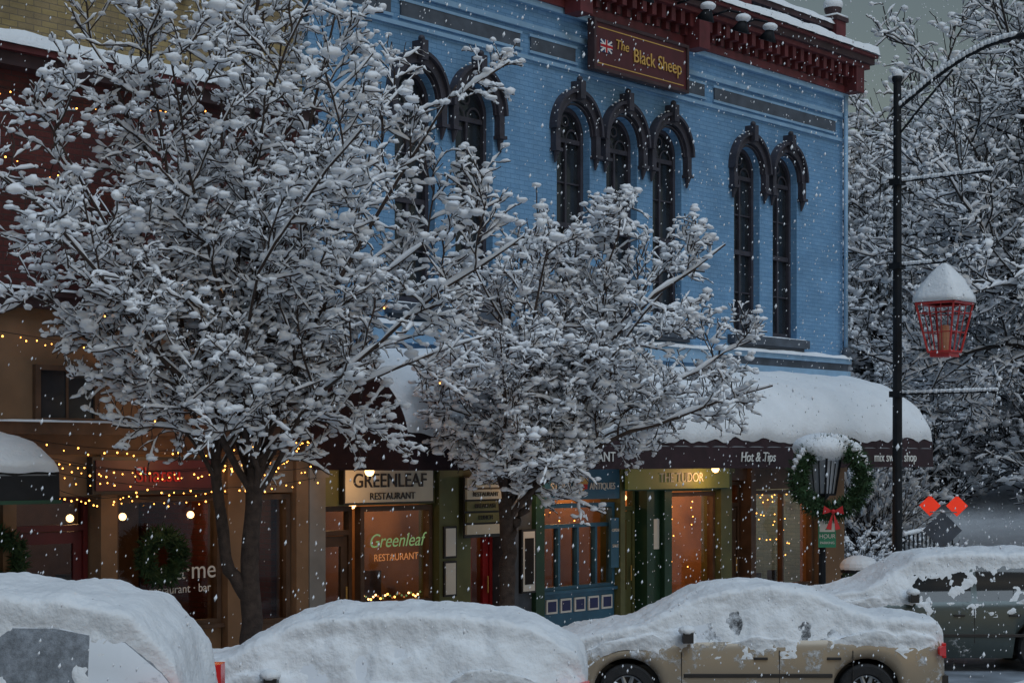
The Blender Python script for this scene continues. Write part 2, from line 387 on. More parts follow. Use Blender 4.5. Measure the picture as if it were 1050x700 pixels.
text('Black Sheep', 22.25, -.315, 9.44, .31, GOLD, bb, 'sign_lettering', sx=.87)

# ------------------------------------------------------------ storefront helper
def bay(parent, x0, x1, zb, zt, fr, bulk, glassm=None, mull=1, transom=None, name='shop_window', y=.12):
    m = MB()
    if zb > .2: m.box(x0, x1, y-.04, y+.1, .12, zb-.05, bulk); m.box(x0-.02, x1+.02, y-.10, y+.1, zb-.05, zb, fr)
    m.box(x0, x0+.07, y-.05, y+.07, zb, zt, fr); m.box(x1-.07, x1, y-.05, y+.07, zb, zt, fr)
    m.box(x0+.07, x1-.07, y-.05, y+.07, zt-.07, zt, fr); m.box(x0+.07, x1-.07, y-.05, y+.07, zb, zb+.06, fr)
    if transom: m.box(x0+.07, x1-.07, y-.045, y+.065, transom-.03, transom+.03, fr)
    for k in range(1, mull):
        xc = x0+(x1-x0)*k/mull; m.box(xc-.025, xc+.025, y-.04, y+.06, zb+.06, (transom-.03) if transom else zt-.07, fr)
    m.add([(x0+.07, y+.02, zb+.06), (x1-.07, y+.02, zb+.06), (x1-.07, y+.02, zt-.07), (x0+.07, y+.02, zt-.07)], [(0,1,2,3)], glassm or GLASS)
    return m.build(name, parent)
def door(parent, x0, x1, m_, zt=2.2, name='door', y=.25, glass=True, trans=2.6):
    m = MB()
    m.box(x0, x0+.06, y-.05, y+.06, .12, trans, m_); m.box(x1-.06, x1, y-.05, y+.06, .12, trans, m_); m.box(x0+.06, x1-.06, y-.05, y+.06, trans-.07, trans, m_)
    m.box(x0+.06, x1-.06, y-.05, y+.06, zt, zt+.07, m_)
    m.box(x0+.065, x0+.18, y-.02, y+.03, .14, zt-.01, m_); m.box(x1-.18, x1-.065, y-.02, y+.03, .14, zt-.01, m_)
    m.box(x0+.18, x1-.18, y-.02, y+.03, .14, .85, m_); m.box(x0+.18, x1-.18, y-.02, y+.03, zt-.15, zt-.01, m_)
    m.box(x0+.22, x1-.22, y-.035, y-.02, .3, .7, m_)
    for za, zb in ((.85, zt-.15), (zt+.07, trans-.07)):
        xa, xb = (x0+.18, x1-.18) if za < 1 else (x0+.06, x1-.06)
        m.add([(xa,y,za),(xb,y,za),(xb,y,zb),(xa,y,zb)], [(0,1,2,3)], GLASS)
    m.cyl((x1-.12, y-.07, 1.0), (x1-.12, y-.07, 1.25), .012, .012, GOLD, 6)
    return m.build(name, parent)
def point(x, y, z, e, col=(1., .53, .22), r=.12, parent=None):
    l = bpy.data.lights.new('shop_warm_light', 'POINT'); l.energy = e; l.color = col; l.shadow_soft_size = r
    o = bpy.data.objects.new('shop_warm_light', l); o.location = (x, y, z); finish(o, parent)

gf = MB()
gf.box(BX0, BX1, .03, .35, 2.95, 4.497, OLIVE)
for a, b, m_ in ((15.0, 15.28, CONC), (17.45, 17.85, OLIVE), (18.85, 19.15, BLUED), (19.55, 19.75, DGREEN), (21.62, 21.74, OLIVE),
                 (22.32, 22.5, DGREEN), (22.8, 23.0, DGREEN), (24.42, 24.75, OLIVE), (25.35, 25.5, BROWN), (27.6, 28.5, BEIGE)):
    gf.box(a, b, -.04, .38, .12, 2.948, m_); gf.box(a-.03, b+.03, -.08, -.041, .12, .4, m_); gf.box(a-.03, b+.03, -.08, -.041, 2.75, 2.9, m_)
gf.box(22.5, 22.8, .06, .3, .12, 2.948, DGREEN)
gf.box(BX0+.36, BX1-.36, 3.2, 3.4, 0, 4.3, INBR)
gf.box(BX0+.36, BX1-.36, .39, 3.2, .05, .11, BROWN); gf.box(BX0+.36, BX1-.36, .39, 3.2, 3.3, 3.4, WARMW)
for xx in (17.6, 19.0, 22.2, 24.6): gf.box(xx, xx+.1, .4, 3.2, .11, 3.3, WARMW)
gf.box(17.85, 18.2, .05, .3, .12, 2.94, OLIVE); gf.box(19.15, 19.55, .05, .3, .12, 2.94, BLUED)
gf.box(15.28, 17.45, .05, .3, 2.36, 2.947, OLIVE); gf.box(18.2, 18.85, .05, .3, 2.62, 2.947, OLIVE); gf.box(19.75, 21.62, .05, .3, 2.62, 2.947, TEAL)
gf.box(21.74, 22.32, .05, .3, 2.62, 2.947, OLIVE); gf.box(23.0, 24.42, .05, .3, 2.45, 2.947, OLIVE); gf.box(24.75, 25.35, .05, .3, 2.62, 2.947, BROWN); gf.box(25.5, 27.6, .05, .3, 2.45, 2.947, BROWN)
gf.build('shopfront_piers', bb)
door(bb, 15.32, 15.98, BROWN, 1.95, trans=2.35); bay(bb, 16.02, 17.42, .95, 2.34, BROWN, OLIVE, mull=1)
door(bb, 18.22, 18.83, REDD, 2.1)
bay(bb, 19.78, 21.6, .95, 2.3, TEAL, TEAL, mull=4, transom=1.95); door(bb, 21.76, 22.3, OLIVE, 2.15)
bay(bb, 23.02, 24.4, .6, 2.43, BROWN, DGREEN, mull=1); door(bb, 24.77, 25.33, BROWN, 2.15); bay(bb, 25.52, 27.58, .65, 2.43, BROWN, BROWN, mull=2)
for x, e in ((16.6, 24), (18.5, 12), (20.6, 16), (22, 14), (23.6, 60), (26.2, 65)): point(x, 1.7, 2.6, e, parent=bb)
fu = MB()
for i in range(34):
    x = random.uniform(15.6, 28); y = random.uniform(.6, 2.8); w = random.uniform(.12, .4); h = random.uniform(.7, 1.45)
    fu.box(x, x+w, y, y+w*.6, .12, h, random.choice([BROWN, DARK, FRAME, BROWN, REDD]))
for i in range(16):
    x = 15.7+.78*i; z = random.uniform(1.3, 1.9); w = random.uniform(.25, .5); fu.box(x, x+w, 3.13, 3.19, z, z+random.uniform(.25, .55), random.choice([CREAM, DARK, GOLD, FRAME]))
for x in (16.2, 17.0, 20.3, 21.1, 23.4, 24.0, 25.9, 26.6, 27.2):
    fu.cyl((x, 1.3, 3.29), (x, 1.3, 2.38), .006, .006, BLACKM, 4); fu.ball((x, 1.3, 2.32), .055, BULBS, 10, 6)
fu.build('shop_interior_fittings', bb)
ul = MB()
for x in (15.65, 19.35, 23.6): ul.cyl((x, -.5, 2.88), (x, -.5, 3.1), .03, .03, BLACKM, 6); ul.ball((x, -.5, 2.83), .065, BULBS, 12, 8)
ul.build('soffit_lamps', bb)
for x, e in ((15.65, 6), (19.35, 13), (23.6, 14)): point(x, -.5, 2.70, e, parent=bb)
s = MB(); s.box(15.62, 17.3, -.06, .045, 2.40, 2.86, CREAM); s.box(15.60, 17.32, -.05, .04, 2.38, 2.88, FRAME); s.build('restaurant_sign', bb)
text('GREENLEAF', 16.46, -.068, 2.69, .27, FRAME, bb, bold=.002); text('RESTAURANT', 16.5, -.068, 2.48, .135, FRAME, bb, sx=1.05)
text('Greenleaf', 16.72, .09, 1.85, .27, NEONG, bb, 'window_lettering', shear=.3, ext=.002); text('RESTAURANT', 16.72, .09, 1.62, .14, NEONR, bb, 'window_lettering', ext=.002)
mb = MB()
for i in range(26):
    x = 16.15+1.15*i/25; mb.ball((x, .2, 1.07+.03*math.sin(i*1.3)), .016, random.choice([BULB, NEONG, NEONR, BULBS]), 6, 4)
mb.build('window_fairy_lights', bb)
s = MB()
for i in range(5): s.box(17.9, 18.68, -.16, -.12, 2.58-.17*i, 2.72-.17*i, CREAM if i == 0 else random.choice([OLIVE, GOLD, CREAM]))
s.box(17.88, 18.70, -.12, -.1, 1.85, 2.74, FRAME); s.build('menu_sign_board', bb)
text('GREENLEAF', 18.29, -.167, 2.65, .11, DGREEN, bb); text('RESTAURANT', 18.29, -.167, 2.48, .09, FRAME, bb); text('BREAKFAST', 18.29, -.167, 2.31, .09, FRAME, bb); text('LUNCH', 18.29, -.167, 2.14, .09, FRAME, bb)
s = MB()
for (a, b, z0, z1) in ((17.55, 17.75, 1.6, 2.0), (17.55, 17.75, 1.05, 1.5), (19.22, 19.48, 1.0, 1.9)):
    s.box(a-.03, b+.03, -.07, -.05+.09, z0-.03, z1+.03, FRAME); s.box(a, b, -.078, -.07, z0, z1, WHITE)
s.box(19.25, 19.45, -.086, -.079, 1.1, 1.8, DARK)
for i in range(5): s.box(19.9+.34*i, 20.16+.34*i, .05, .075, .60, .82, WHITE); s.box(19.93+.34*i, 20.13+.34*i, .046, .05, .63, .79, NAVY)
s.box(21.40, 21.60, -.02, .03, 1.25, 2.05, TEAL); s.box(22.56, 22.74, .03, .055, 1.5, 2.0, WHITE)
s.box(19.76, 21.62, -.02, .045, 2.36, 2.90, TEAL); s.build('posters_and_frames', bb)
text('SILVER', 20.15, -.03, 2.56, .17, WHITE, bb); text('ANTIQUES', 21.17, -.03, 2.56, .15, WHITE, bb, sx=.9)
s = MB(); s.cyl((20.62, -.05, 2.66), (20.62, -.03, 2.66), .17, .17, GOLD, 20); s.cyl((20.62, -.06, 2.72), (20.62, -.05, 2.72), .08, .08, CREAM, 14); s.box(20.48, 20.76, -.058, -.05, 2.52, 2.6, RIBBON); s.build('shop_sign_roundel', bb)
text('OPEN', 21.5, -.03, 1.85, .07, WHITE, bb); text('SALE', 21.5, -.03, 1.6, .07, WHITE, bb)
s = MB(); s.box(21.66, 24.5, -.16, -.1, 2.5, 2.86, LIME); s.box(21.64, 24.52, -.1, -.085, 2.48, 2.88, DGREEN); s.build('green_shop_sign', bb)
text('THE TUDOR', 23.1, -.168, 2.68, .22, CREAM, bb)
s = MB(); n = 24
s.add([(25.0+.36*math.cos(2*math.pi*k/n), -1.5, 2.42+.16*math.sin(2*math.pi*k/n)) for k in range(n)]+[(25.0+.36*math.cos(2*math.pi*k/n), -1.45, 2.42+.16*math.sin(2*math.pi*k/n)) for k in range(n)],
      [tuple(range(n)), tuple(range(2*n-1, n-1, -1))]+[(k, n+k, n+(k+1) % n, (k+1) % n) for k in range(n)], CREAM)
s.cyl((24.8, -1.475, 2.55), (24.8, -1.475, 2.9), .008, .008, BLACKM, 5); s.cyl((25.2, -1.475, 2.55), (25.2, -1.475, 2.9), .008, .008, BLACKM, 5)
s.build('oval_hanging_sign', bb); text('Bijou Divine', 25.0, -1.508, 2.42, .11, BROWN, bb, shear=.2)

# ------------------------------------------------------------ awnings
def awning(x0, x1, p, zt, zv, zb, name, canvas, seed, snowamt=.13, bare=.05):
    e = group(name, ((x0+x1)/2, -p/2, zb)); m = MB(); N = 18; S = max(4, int((x1-x0)/.5))
    prof = [(-p*math.sin(a), zv+(zt-zv)*math.cos(a)) for a in [math.pi/2*k/N for k in range(N+1)]]
    vs = []
    for i in range(S*4+1):
        x = x0+(x1-x0)*i/(S*4); sag = .012*abs(math.sin(math.pi*i/4))
        for k, (y, z) in enumerate(prof): vs.append((x, y+sag*math.sin(math.pi/2*k/N), z-sag))
    fs = []
    W = N+1
    for i in range(S*4):
        for k in range(N): fs.append((i*W+k, (i+1)*W+k, (i+1)*W+k+1, i*W+k+1))
    m.add(vs, fs, canvas)
    for x in (x0, x1): m.add([(x, -.001, zv)]+[(x, y, z) for y, z in prof], [tuple(range(N+2))], canvas)
    m.add([(x0,-p,zv),(x1,-p,zv),(x1,-p-.012,zb),(x0,-p-.012,zb)], [(0,1,2,3)], canvas)
    for x in (x0, x1): m.add([(x,-p,zv),(x,-p-.012,zb),(x,-.01,zb),(x,-.01,zv)], [(0,1,2,3)], canvas)
    m.build('canvas', e)
    fr = MB(); fr.path([(x0+.02, -p+.02, zv), (x1-.02, -p+.02, zv)], .018, GREYM, 6)
    for i in range(S+1):
        x = x0+.03+(x1-x0-.06)*i/S; fr.path([(x, y+.03, z-.03) for y, z in prof[::3]], .012, GREYM, 5); fr.path([(x, -p+.02, zv), (x, 0, zv)], .01, GREYM, 5)
    fr.build('frame', e)
    vs = []; fs = []; nx = int((x1-x0)/.07); K = 26
    for i in range(nx+1):
        x = x0+(x1-x0)*i/nx; ex = min(1, min(x-x0-.0, x1-x)/.22); ex = math.sqrt(max(0, 1-(1-ex)**2))
        lim = math.pi/2*(1-bare-.02+.05*noise.noise(Vector((x*.8, seed, 0)))+.04*noise.noise(Vector((x*4, seed, 0))))
        for k in range(K+1):
            a = lim*k/K; q = k/K; eq = min(1, (1-q)/.10); eq = math.sqrt(max(0, 1-(1-eq)**2))
            th = snowamt*ex*eq*(1.1-.35*q)*(1+.35*noise.noise(Vector((x*1.2, k*.25, seed)))+.2*noise.noise(Vector((x*5, k*.6, seed))))+.004
            ny_, nz_ = -math.sin(a)*(zt-zv), math.cos(a)*p; L = math.hypot(ny_, nz_)
            vs.append((x, -p*math.sin(a)+ny_/L*th, zv+(zt-zv)*math.cos(a)+nz_/L*th+.3*th))
    W = K+1
    for i in range(nx):
        for k in range(K): fs.append((i*W+k, (i+1)*W+k, (i+1)*W+k+1, i*W+k+1))
    mb = MB(); mb.add(vs, fs, SNOW); mb.build('snow', e, smooth=True)
    return e
a1 = awning(15.0, 28.5, 1.9, 4.42, 3.18, 2.85, 'barrel_awning', AWN, 1.5, .085)
text('GREENLEAF', 16.70, -1.925, 3.02, .25, WHITE, a1); text('RESTAURANT', 18.5, -1.925, 3.02, .2, WHITE, a1)
text('Hot & Tips', 22.75, -1.925, 3.02, .22, WHITE, a1, shear=.2); text('mix sweet shop', 27.1, -1.925, 3.02, .235, WHITE, a1)
aw3 = awning(5.5, 10.35, 1.3, 3.20, 2.82, 2.52, 'black_awning', AWNB, 9.5, .09)
mb = MB(); mb.box(5.5, 10.36, -1.335, -1.32, 2.52, 2.56, DGREEN); mb.build('valance_trim', aw3)

# ------------------------------------------------------------ left building
lb = group('red_brick_building', (10, 0, 0))
w = MB()
w.box(2, 14.99, .02, .4, 4.75, 7.4, REDB); w.box(2, 14.99, .10, .4, 7.4, 10.4, TANB)
w.box(2, 14.99, .03, .4, 3.35, 4.75, BEIGE)
w.box(2, 14.99, -.08, .028, 4.72, 4.86, CORND); w.box(2, 14.99, -.12, .0, 4.86, 4.92, CORND)
w.box(2, 14.99, -.22, .09, 7.4, 7.55, CORND); w.box(2, 14.99, -.3, .09, 7.55, 7.62, CORN)
w.box(2, 14.99, -.1, .3, 10.4, 10.55, CORND)
w.box(2, 14.99, -.07, .028, 3.28, 3.42, BROWN); w.box(2, 14.99, .03, .4, 3.05, 3.28, BROWN)
w.box(2, 2.3, .4, 14, 0, 10.4, REDB); w.box(2.3, 14.95, 13.7, 14, 0, 10.4, REDB); w.box(14.7, 14.985, .4, 13.7, 0, 10.4, REDB); w.box(2.3, 14.7, .41, 13.7, 10.1, 10.3, DARK)
for i in range(9):
    arch_band(w, 10.2+.62*i, 9.3, .2, .29, .02, .101, TANB, n=10); w.box(10.44+.62*i, 10.58+.62*i, .02, .101, 8.7, 9.3, TANB)
for a, b in ((2, 2.6), (6.0, 6.3), (10.45, 10.62), (11.75, 11.98), (13.64, 13.92), (14.78, 14.99)):
    w.box(a, b, -.03, .38, .12, 3.048, BEIGE); w.box(a-.02, b+.02, -.06, -.031, .12, .4, BEIGE)
w.box(10.62, 14.78, .04, .3, 2.56, 3.046, BEIGE)
w.box(2.3, 14.6, 3.2, 3.3, 0, 3.3, BROWN); w.box(2.3, 14.6, .4, 3.2, 3.29, 3.33, DARK); w.box(2.3, 14.6, .4, 3.2, .05, .11, BROWN)
w.build('walls', lb)
door(lb, 10.64, 11.72, DRED, 2.15, trans=2.55)
bay(lb, 12.0, 13.62, .92, 2.54, BROWN, BEIGE, mull=1); bay(lb, 13.94, 14.76, .85, 2.54, BROWN, BEIGE); bay(lb, 6.3, 10.4, .7, 2.5, BROWN, BROWN, mull=4)
for (a, b, z0, z1) in ((10.93, 11.66, 3.47, 4.02), (12.45, 12.95, 3.6, 4.2)):
    f = MB(); f.box(a, b, -.005, .02, z0, z1, DGLASS)
    for q in ((a-.07, a, z0-.06, z1+.06), (b, b+.07, z0-.06, z1+.06), (a, b, z1, z1+.06), (a, b, z0-.06, z0)): f.box(q[0], q[1], -.04, .025, q[2], q[3], BROWN)
    f.box((a+b)/2-.015, (a+b)/2+.015, -.02, -.006, z0, z1, BROWN); f.build('small_window', lb)
s = MB(); s.box(11.62, 13.42, -.12, .02, 2.62, 2.98, SIGNR); s.box(11.58, 13.46, -.1, .01, 2.58, 3.02, FRAME); s.build('dark_signboard', lb)
text('Shatsu', 12.5, -.13, 2.8, .26, RIBBON, lb)
text('a·me', 13.25, .10, 1.60, .32, WHITE, lb, 'window_lettering', ext=.002); text('restaurant · bar', 13.0, .10, 1.38, .15, WHITE, lb, 'window_lettering', ext=.002)
snow_slab(2, 14.99, -.33, .08, 7.62, .16, lb, 'ledge_snow', seed=41); snow_slab(2, 14.99, -.14, .01, 4.92, .04, lb, 'ledge_snow', seed=42)
snow_slab(2, 14.99, -.12, .32, 10.55, .15, lb, 'parapet_snow', seed=43); snow_slab(2, 14.99, -.09, .02, 3.42, .03, lb, 'ledge_snow', seed=45)
fu = MB()
for i in range(16):
    x = random.uniform(6.5, 14.2); y = random.uniform(.8, 2.6); w_ = random.uniform(.15, .5); fu.box(x, x+w_, y, y+w_*.6, .12, random.uniform(.8, 1.5), random.choice([DARK, FRAME, BROWN]))
for x in (12.4, 13.2, 14.3): fu.cyl((x, 1.6, 3.28), (x, 1.6, 2.3), .006, .006, BLACKM, 4); fu.ball((x, 1.6, 2.24), .05, BULBS, 10, 6)
fu.build('shop_interior_fittings', lb)
point(12.6, 1.8, 2.5, 13, parent=lb); point(14.3, 1.6, 2.2, 6, parent=lb); point(12.6, -.9, 3.0, 12, parent=lb)  # last one hangs outside without a fixture, added to warm the shopfront
s = MB(); s.cyl((13.76, -.04, 2.95), (13.76, -.3, 3.0), .02, .02, BLACKM); s.cyl((13.76, -.3, 2.6), (13.76, -.3, 2.9), .08, .12, CREAM, 8); s.ball((13.76, -.3, 2.93), .15, SNOW, sz=.5)
s.build('wall_lantern', lb, smooth=False)

# ------------------------------------------------------------ wreaths
rng = np.random.default_rng(5)
def wreath(cx, cy, cz, r, name, parent, th=.11, n=900, bow=True, snow=True, yaw=0.):
    a = rng.uniform(0, 2*math.pi, n); b = rng.uniform(0, 2*math.pi, n)
    rr = r+np.cos(b)*th*.6; base = np.stack([np.cos(a)*rr, np.sin(b)*th*.6, np.sin(a)*rr], 1)
    d = np.stack([np.cos(a)*np.cos(b), np.sin(b), np.sin(a)*np.cos(b)], 1)+rng.normal(0, .6, (n, 3)); d /= np.linalg.norm(d, axis=1)[:, None]
    sd = np.cross(d, rng.normal(0, 1, (n, 3))); sd /= np.linalg.norm(sd, axis=1)[:, None]
    L = th*.9; tip = base+d*L
    V = np.concatenate([base-sd*.018, base+sd*.018, tip]); i = np.arange(n); F1 = np.stack([i, i+n, i+2*n], 1)
    if yaw:
        c, s_ = math.cos(yaw), math.sin(yaw); V = np.stack([V[:,0]*c-V[:,1]*s_, V[:,0]*s_+V[:,1]*c, V[:,2]], 1)
    me = np_mesh(name, V+np.array([cx, cy, cz]), [F1], [0], [GREENL], False); o = bpy.data.objects.new('needles', me); finish(o, parent)
    mb = MB()
    Rz = Matrix.Translation((cx, cy, cz)) @ Matrix.Rotation(yaw, 4, 'Z')
    N, K = 28, 8; vs = []; fs = []
    for q in range(N):
        for k in range(K):
            t = 2*math.pi*q/N; p = 2*math.pi*k/K; w_ = r+th*.55*math.cos(p); vs.append((w_*math.cos(t), th*.55*math.sin(p), w_*math.sin(t)))
    for q in range(N):
        for k in range(K): fs.append((q*K+k, ((q+1) % N)*K+k, ((q+1) % N)*K+(k+1) % K, q*K+(k+1) % K))
    mb.add(vs, fs, GREENL)
    if snow:
        for q in range(34):
            t = math.pi*(.0+1.0*q/33)+random.uniform(-.05, .05); sz = random.uniform(.05, .09)*(.45+.75*math.sin(t))
            mb.ball((math.cos(t)*(r+th*.5), random.uniform(-.05, .03), math.sin(t)*(r+th*.5)+.02), sz, SNOW, 8, 6)
    if bow:
        for sx in (-1, 1):
            mb.add([(0,-th-.06,-r),(sx*.14,-th-.09,-r+.09),(sx*.16,-th-.08,-r-.04)], [(0,1,2)], RIBBON)
            mb.add([(0,-th-.07,-r),(sx*.03,-th-.09,-r-.28),(sx*.11,-th-.08,-r-.26)], [(0,1,2)], RIBBON)
        mb.ball((0, -th-.08, -r), .035, RIBBON)
    mb.build('wreath_core', parent, xform=Rz)
wg = group('wreath', (12.6, -.02, 1.75)); wreath(12.62, -.05, 1.80, .26, 'wreath', wg, th=.12, snow=False, bow=False)
wg = group('wreath', (10.1, -.02, 1.9)); wreath(10.35, -.05, 1.85, .28, 'wreath', wg, th=.12, snow=False)

# ------------------------------------------------------------ fairy lights
def sag(p, q, n, s): 
    return [tuple(Vector(p).lerp(Vector(q), k/n)+Vector((0, 0, -4*s*(k/n)*(1-k/n)))) for k in range(n+1)]
fl = MB(); wires = MB()
rn = random.Random(3)
for (p, q, s_) in (((10.5,-.12,3.25),(14.9,-.12,3.3),.18), ((10.5,-.25,3.1),(14.9,-.12,3.15),.28), ((10.3,-.9,3.0),(14.2,-1.2,3.25),.25), ((10.3,-.5,2.95),(14.9,-.3,2.75),.2),
                   ((11.64,-2.8,2.9),(14.9,-.1,3.3),.15), ((10.3,-1.2,2.7),(12.2,-.1,2.6),.1), ((8.5,-.1,4.65),(14.9,-.1,4.3),.15), ((12.0,-.1,2.56),(13.6,-.1,2.56),.08), ((9,-.1,6.8),(14.9,-.1,6.4),.4), ((13.4,-.15,3.0),(14.95,-.15,2.9),.1), ((9,-.35,7.25),(13,-.35,7.3),.2)):
    pts = sag(p, q, int((Vector(q)-Vector(p)).length/.11), s_)
    wires.path(pts[::3]+[pts[-1]], .004, BLACKM, 4)
    for t in pts:
        if rn.random() < .75: fl.ball((t[0]+rn.uniform(-.03, .03), t[1]-.01, t[2]-.02-rn.random()*.08), rn.uniform(.007, .012), BULB, 6, 4)
for (x0, x1, z0, z1, n) in ((23.1, 24.3, 1.0, 2.4, 40), (25.6, 27.5, 1.0, 2.4, 60), (19.9, 21.5, 1.9, 2.25, 12), (15.4, 15.9, 1.2, 2.0, 6)):
    for i in range(n): fl.ball((rn.uniform(x0, x1), rn.uniform(.4, 1.0), z0+(z1-z0)*rn.random()**.5), .011, BULB, 6, 4)
e = group('fairy_lights', (12.5, -.5, 3)); fl.build('bulbs', e); wires.build('wires', e)

# ------------------------------------------------------------ trees
def unit(a): return a/np.maximum(np.linalg.norm(a, axis=-1, keepdims=True), 1e-9)
class Tubes:
    def __init__(s): s.V = []; s.F = []; s.M = []; s.n = 0
    def tube(s, P, R, sides, mi, squash=None):
        Nb, K, _ = P.shape
        if Nb == 0: return
        T = unit(np.gradient(P, axis=1)); up = np.array([0, 0, 1.]); ref = np.where(np.abs(T[..., 2:3]) > .92, np.array([1., 0, 0]), up)
        A = unit(np.cross(T, ref)); B = np.cross(A, T)
        an = np.arange(sides)*2*math.pi/sides
        ring = P[:, :, None, :]+R[:, :, None, None]*(np.cos(an)[None, None, :, None]*A[:, :, None, :]+np.sin(an)[None, None, :, None]*B[:, :, None, :]*(squash or 1))
        idx = s.n+np.arange(Nb*K*sides).reshape(Nb, K, sides); nx = np.roll(idx, -1, 2)
        F = np.stack([idx[:, :-1], nx[:, :-1], nx[:, 1:], idx[:, 1:]], -1).reshape(-1, 4)
        s.V.append(ring.reshape(-1, 3)); s.F.append(F); s.M.append(mi); s.n += Nb*K*sides
    def blobs(s, C, Rr, mi, rg, tmpl, jit=.14):
        tv, tf = tmpl; N = len(C); k = len(tv)
        sc = Rr[:, None, None]*np.stack([rg.uniform(.8, 1.6, N), rg.uniform(.8, 1.6, N), rg.uniform(.55, .9, N)], 1)[:, None, :]
        V = C[:, None, :]+tv[None]*sc*(1+rg.normal(0, jit, (N, k, 1)))
        F = (s.n+np.arange(N)[:, None, None]*k+tf[None]).reshape(-1, 3)
        s.V.append(V.reshape(-1, 3)); s.F.append(F); s.M.append(mi); s.n += N*k
    def mesh(s, name, mats): return np_mesh(name, np.concatenate(s.V), s.F, s.M, mats)
def ico(sub):
    import bmesh
    bm = bmesh.new(); bmesh.ops.create_icosphere(bm, subdivisions=sub, radius=1)
    v = np.array([p.co[:] for p in bm.verts]); bm.faces.ensure_lookup_table(); f = np.array([[q.index for q in p.verts] for p in bm.faces]); bm.free(); return v, f
ICO1, ICO2 = ico(1), ico(2)
def children(rg, P, R, n, t0, t1, L, ang, upb, K, rfac, tipr, cen=None, rad=None, wob=.12):
    Nb, Kp, _ = P.shape
    t = (t0+(t1-t0)*((np.arange(n)[None, :]+rg.random((Nb, n)))/n)); f = t*(Kp-1); i = np.clip(f.astype(int), 0, Kp-2); fr = (f-i)[..., None]
    ar = np.arange(Nb)[:, None]
    base = P[ar, i]*(1-fr)+P[ar, i+1]*fr; tan = unit(P[ar, i+1]-P[ar, i]); r0 = R[ar, i]*(1-fr[..., 0])+R[ar, i+1]*fr[..., 0]
    base, tan, r0, t = base.reshape(-1, 3), tan.reshape(-1, 3), r0.ravel(), t.ravel()
    N = len(base); q = unit(np.cross(tan, rg.normal(0, 1, (N, 3)))); a = np.radians(rg.uniform(ang[0], ang[1], N))[:, None]
    d = unit(np.cos(a)*tan+np.sin(a)*q+np.array([0, 0, upb])*rg.uniform(.3, 1.2, (N, 1)))
    ln = L*(1-.45*t)*rg.uniform(.55, 1.2, N)
    if cen is not None:
        tip = base+d*ln[:, None]; qn = np.linalg.norm((tip-cen)/rad, axis=1); ln = ln*np.where(qn > 1.08, .5, 1.)
        keep = np.linalg.norm((base-cen)/rad, axis=1) < 1.15
        base, d, ln, r0 = base[keep], d[keep], ln[keep], r0[keep]; N = len(base)
    pts = [base]; dd = d
    for k in range(K-1):
        dd = unit(dd+rg.normal(0, wob, (N, 3))+np.array([0, 0, upb*.18])); pts.append(pts[-1]+dd*(ln/(K-1))[:, None])
    Pn = np.stack(pts, 1); rs = np.minimum(r0*rfac, .02+ln*.03); Rn = rs[:, None]*(1-np.linspace(0, 1, K)[None])+tipr*np.linspace(0, 1, K)[None]
    return Pn, Rn
def resample(P, K2):
    Nb, K, _ = P.shape; f = np.linspace(0, K-1, K2); i = np.clip(f.astype(int), 0, K-2); fr = (f-i)[None, :, None]
    return P[:, i]*(1-fr)+P[:, i+1]*fr
def snow_on(tb, rg, P, R, amt, K2, sides, skip, mi=1):
    Q = resample(P, K2); f = np.linspace(0, R.shape[1]-1, K2); i = np.clip(f.astype(int), 0, R.shape[1]-2); Rq = R[:, i]*(1-(f-i))+R[:, i+1]*(f-i)
    T = unit(np.gradient(Q, axis=1)); hor = np.sqrt(np.clip(1-T[..., 2]**2, 0, 1))
    rr = (Rq*.65+amt)*np.clip((hor-.28)*1.7, .03, 1)*rg.uniform(.45, 1.4, Rq.shape)
    rr[rg.random(rr.shape) < skip] *= .12
    rr[:, 0] *= .3; rr[:, -1] *= .35
    Q = Q+np.array([0, 0, 1.])*(Rq*.9+rr*.7)[..., None]
    tb.tube(Q, rr, sides, mi)
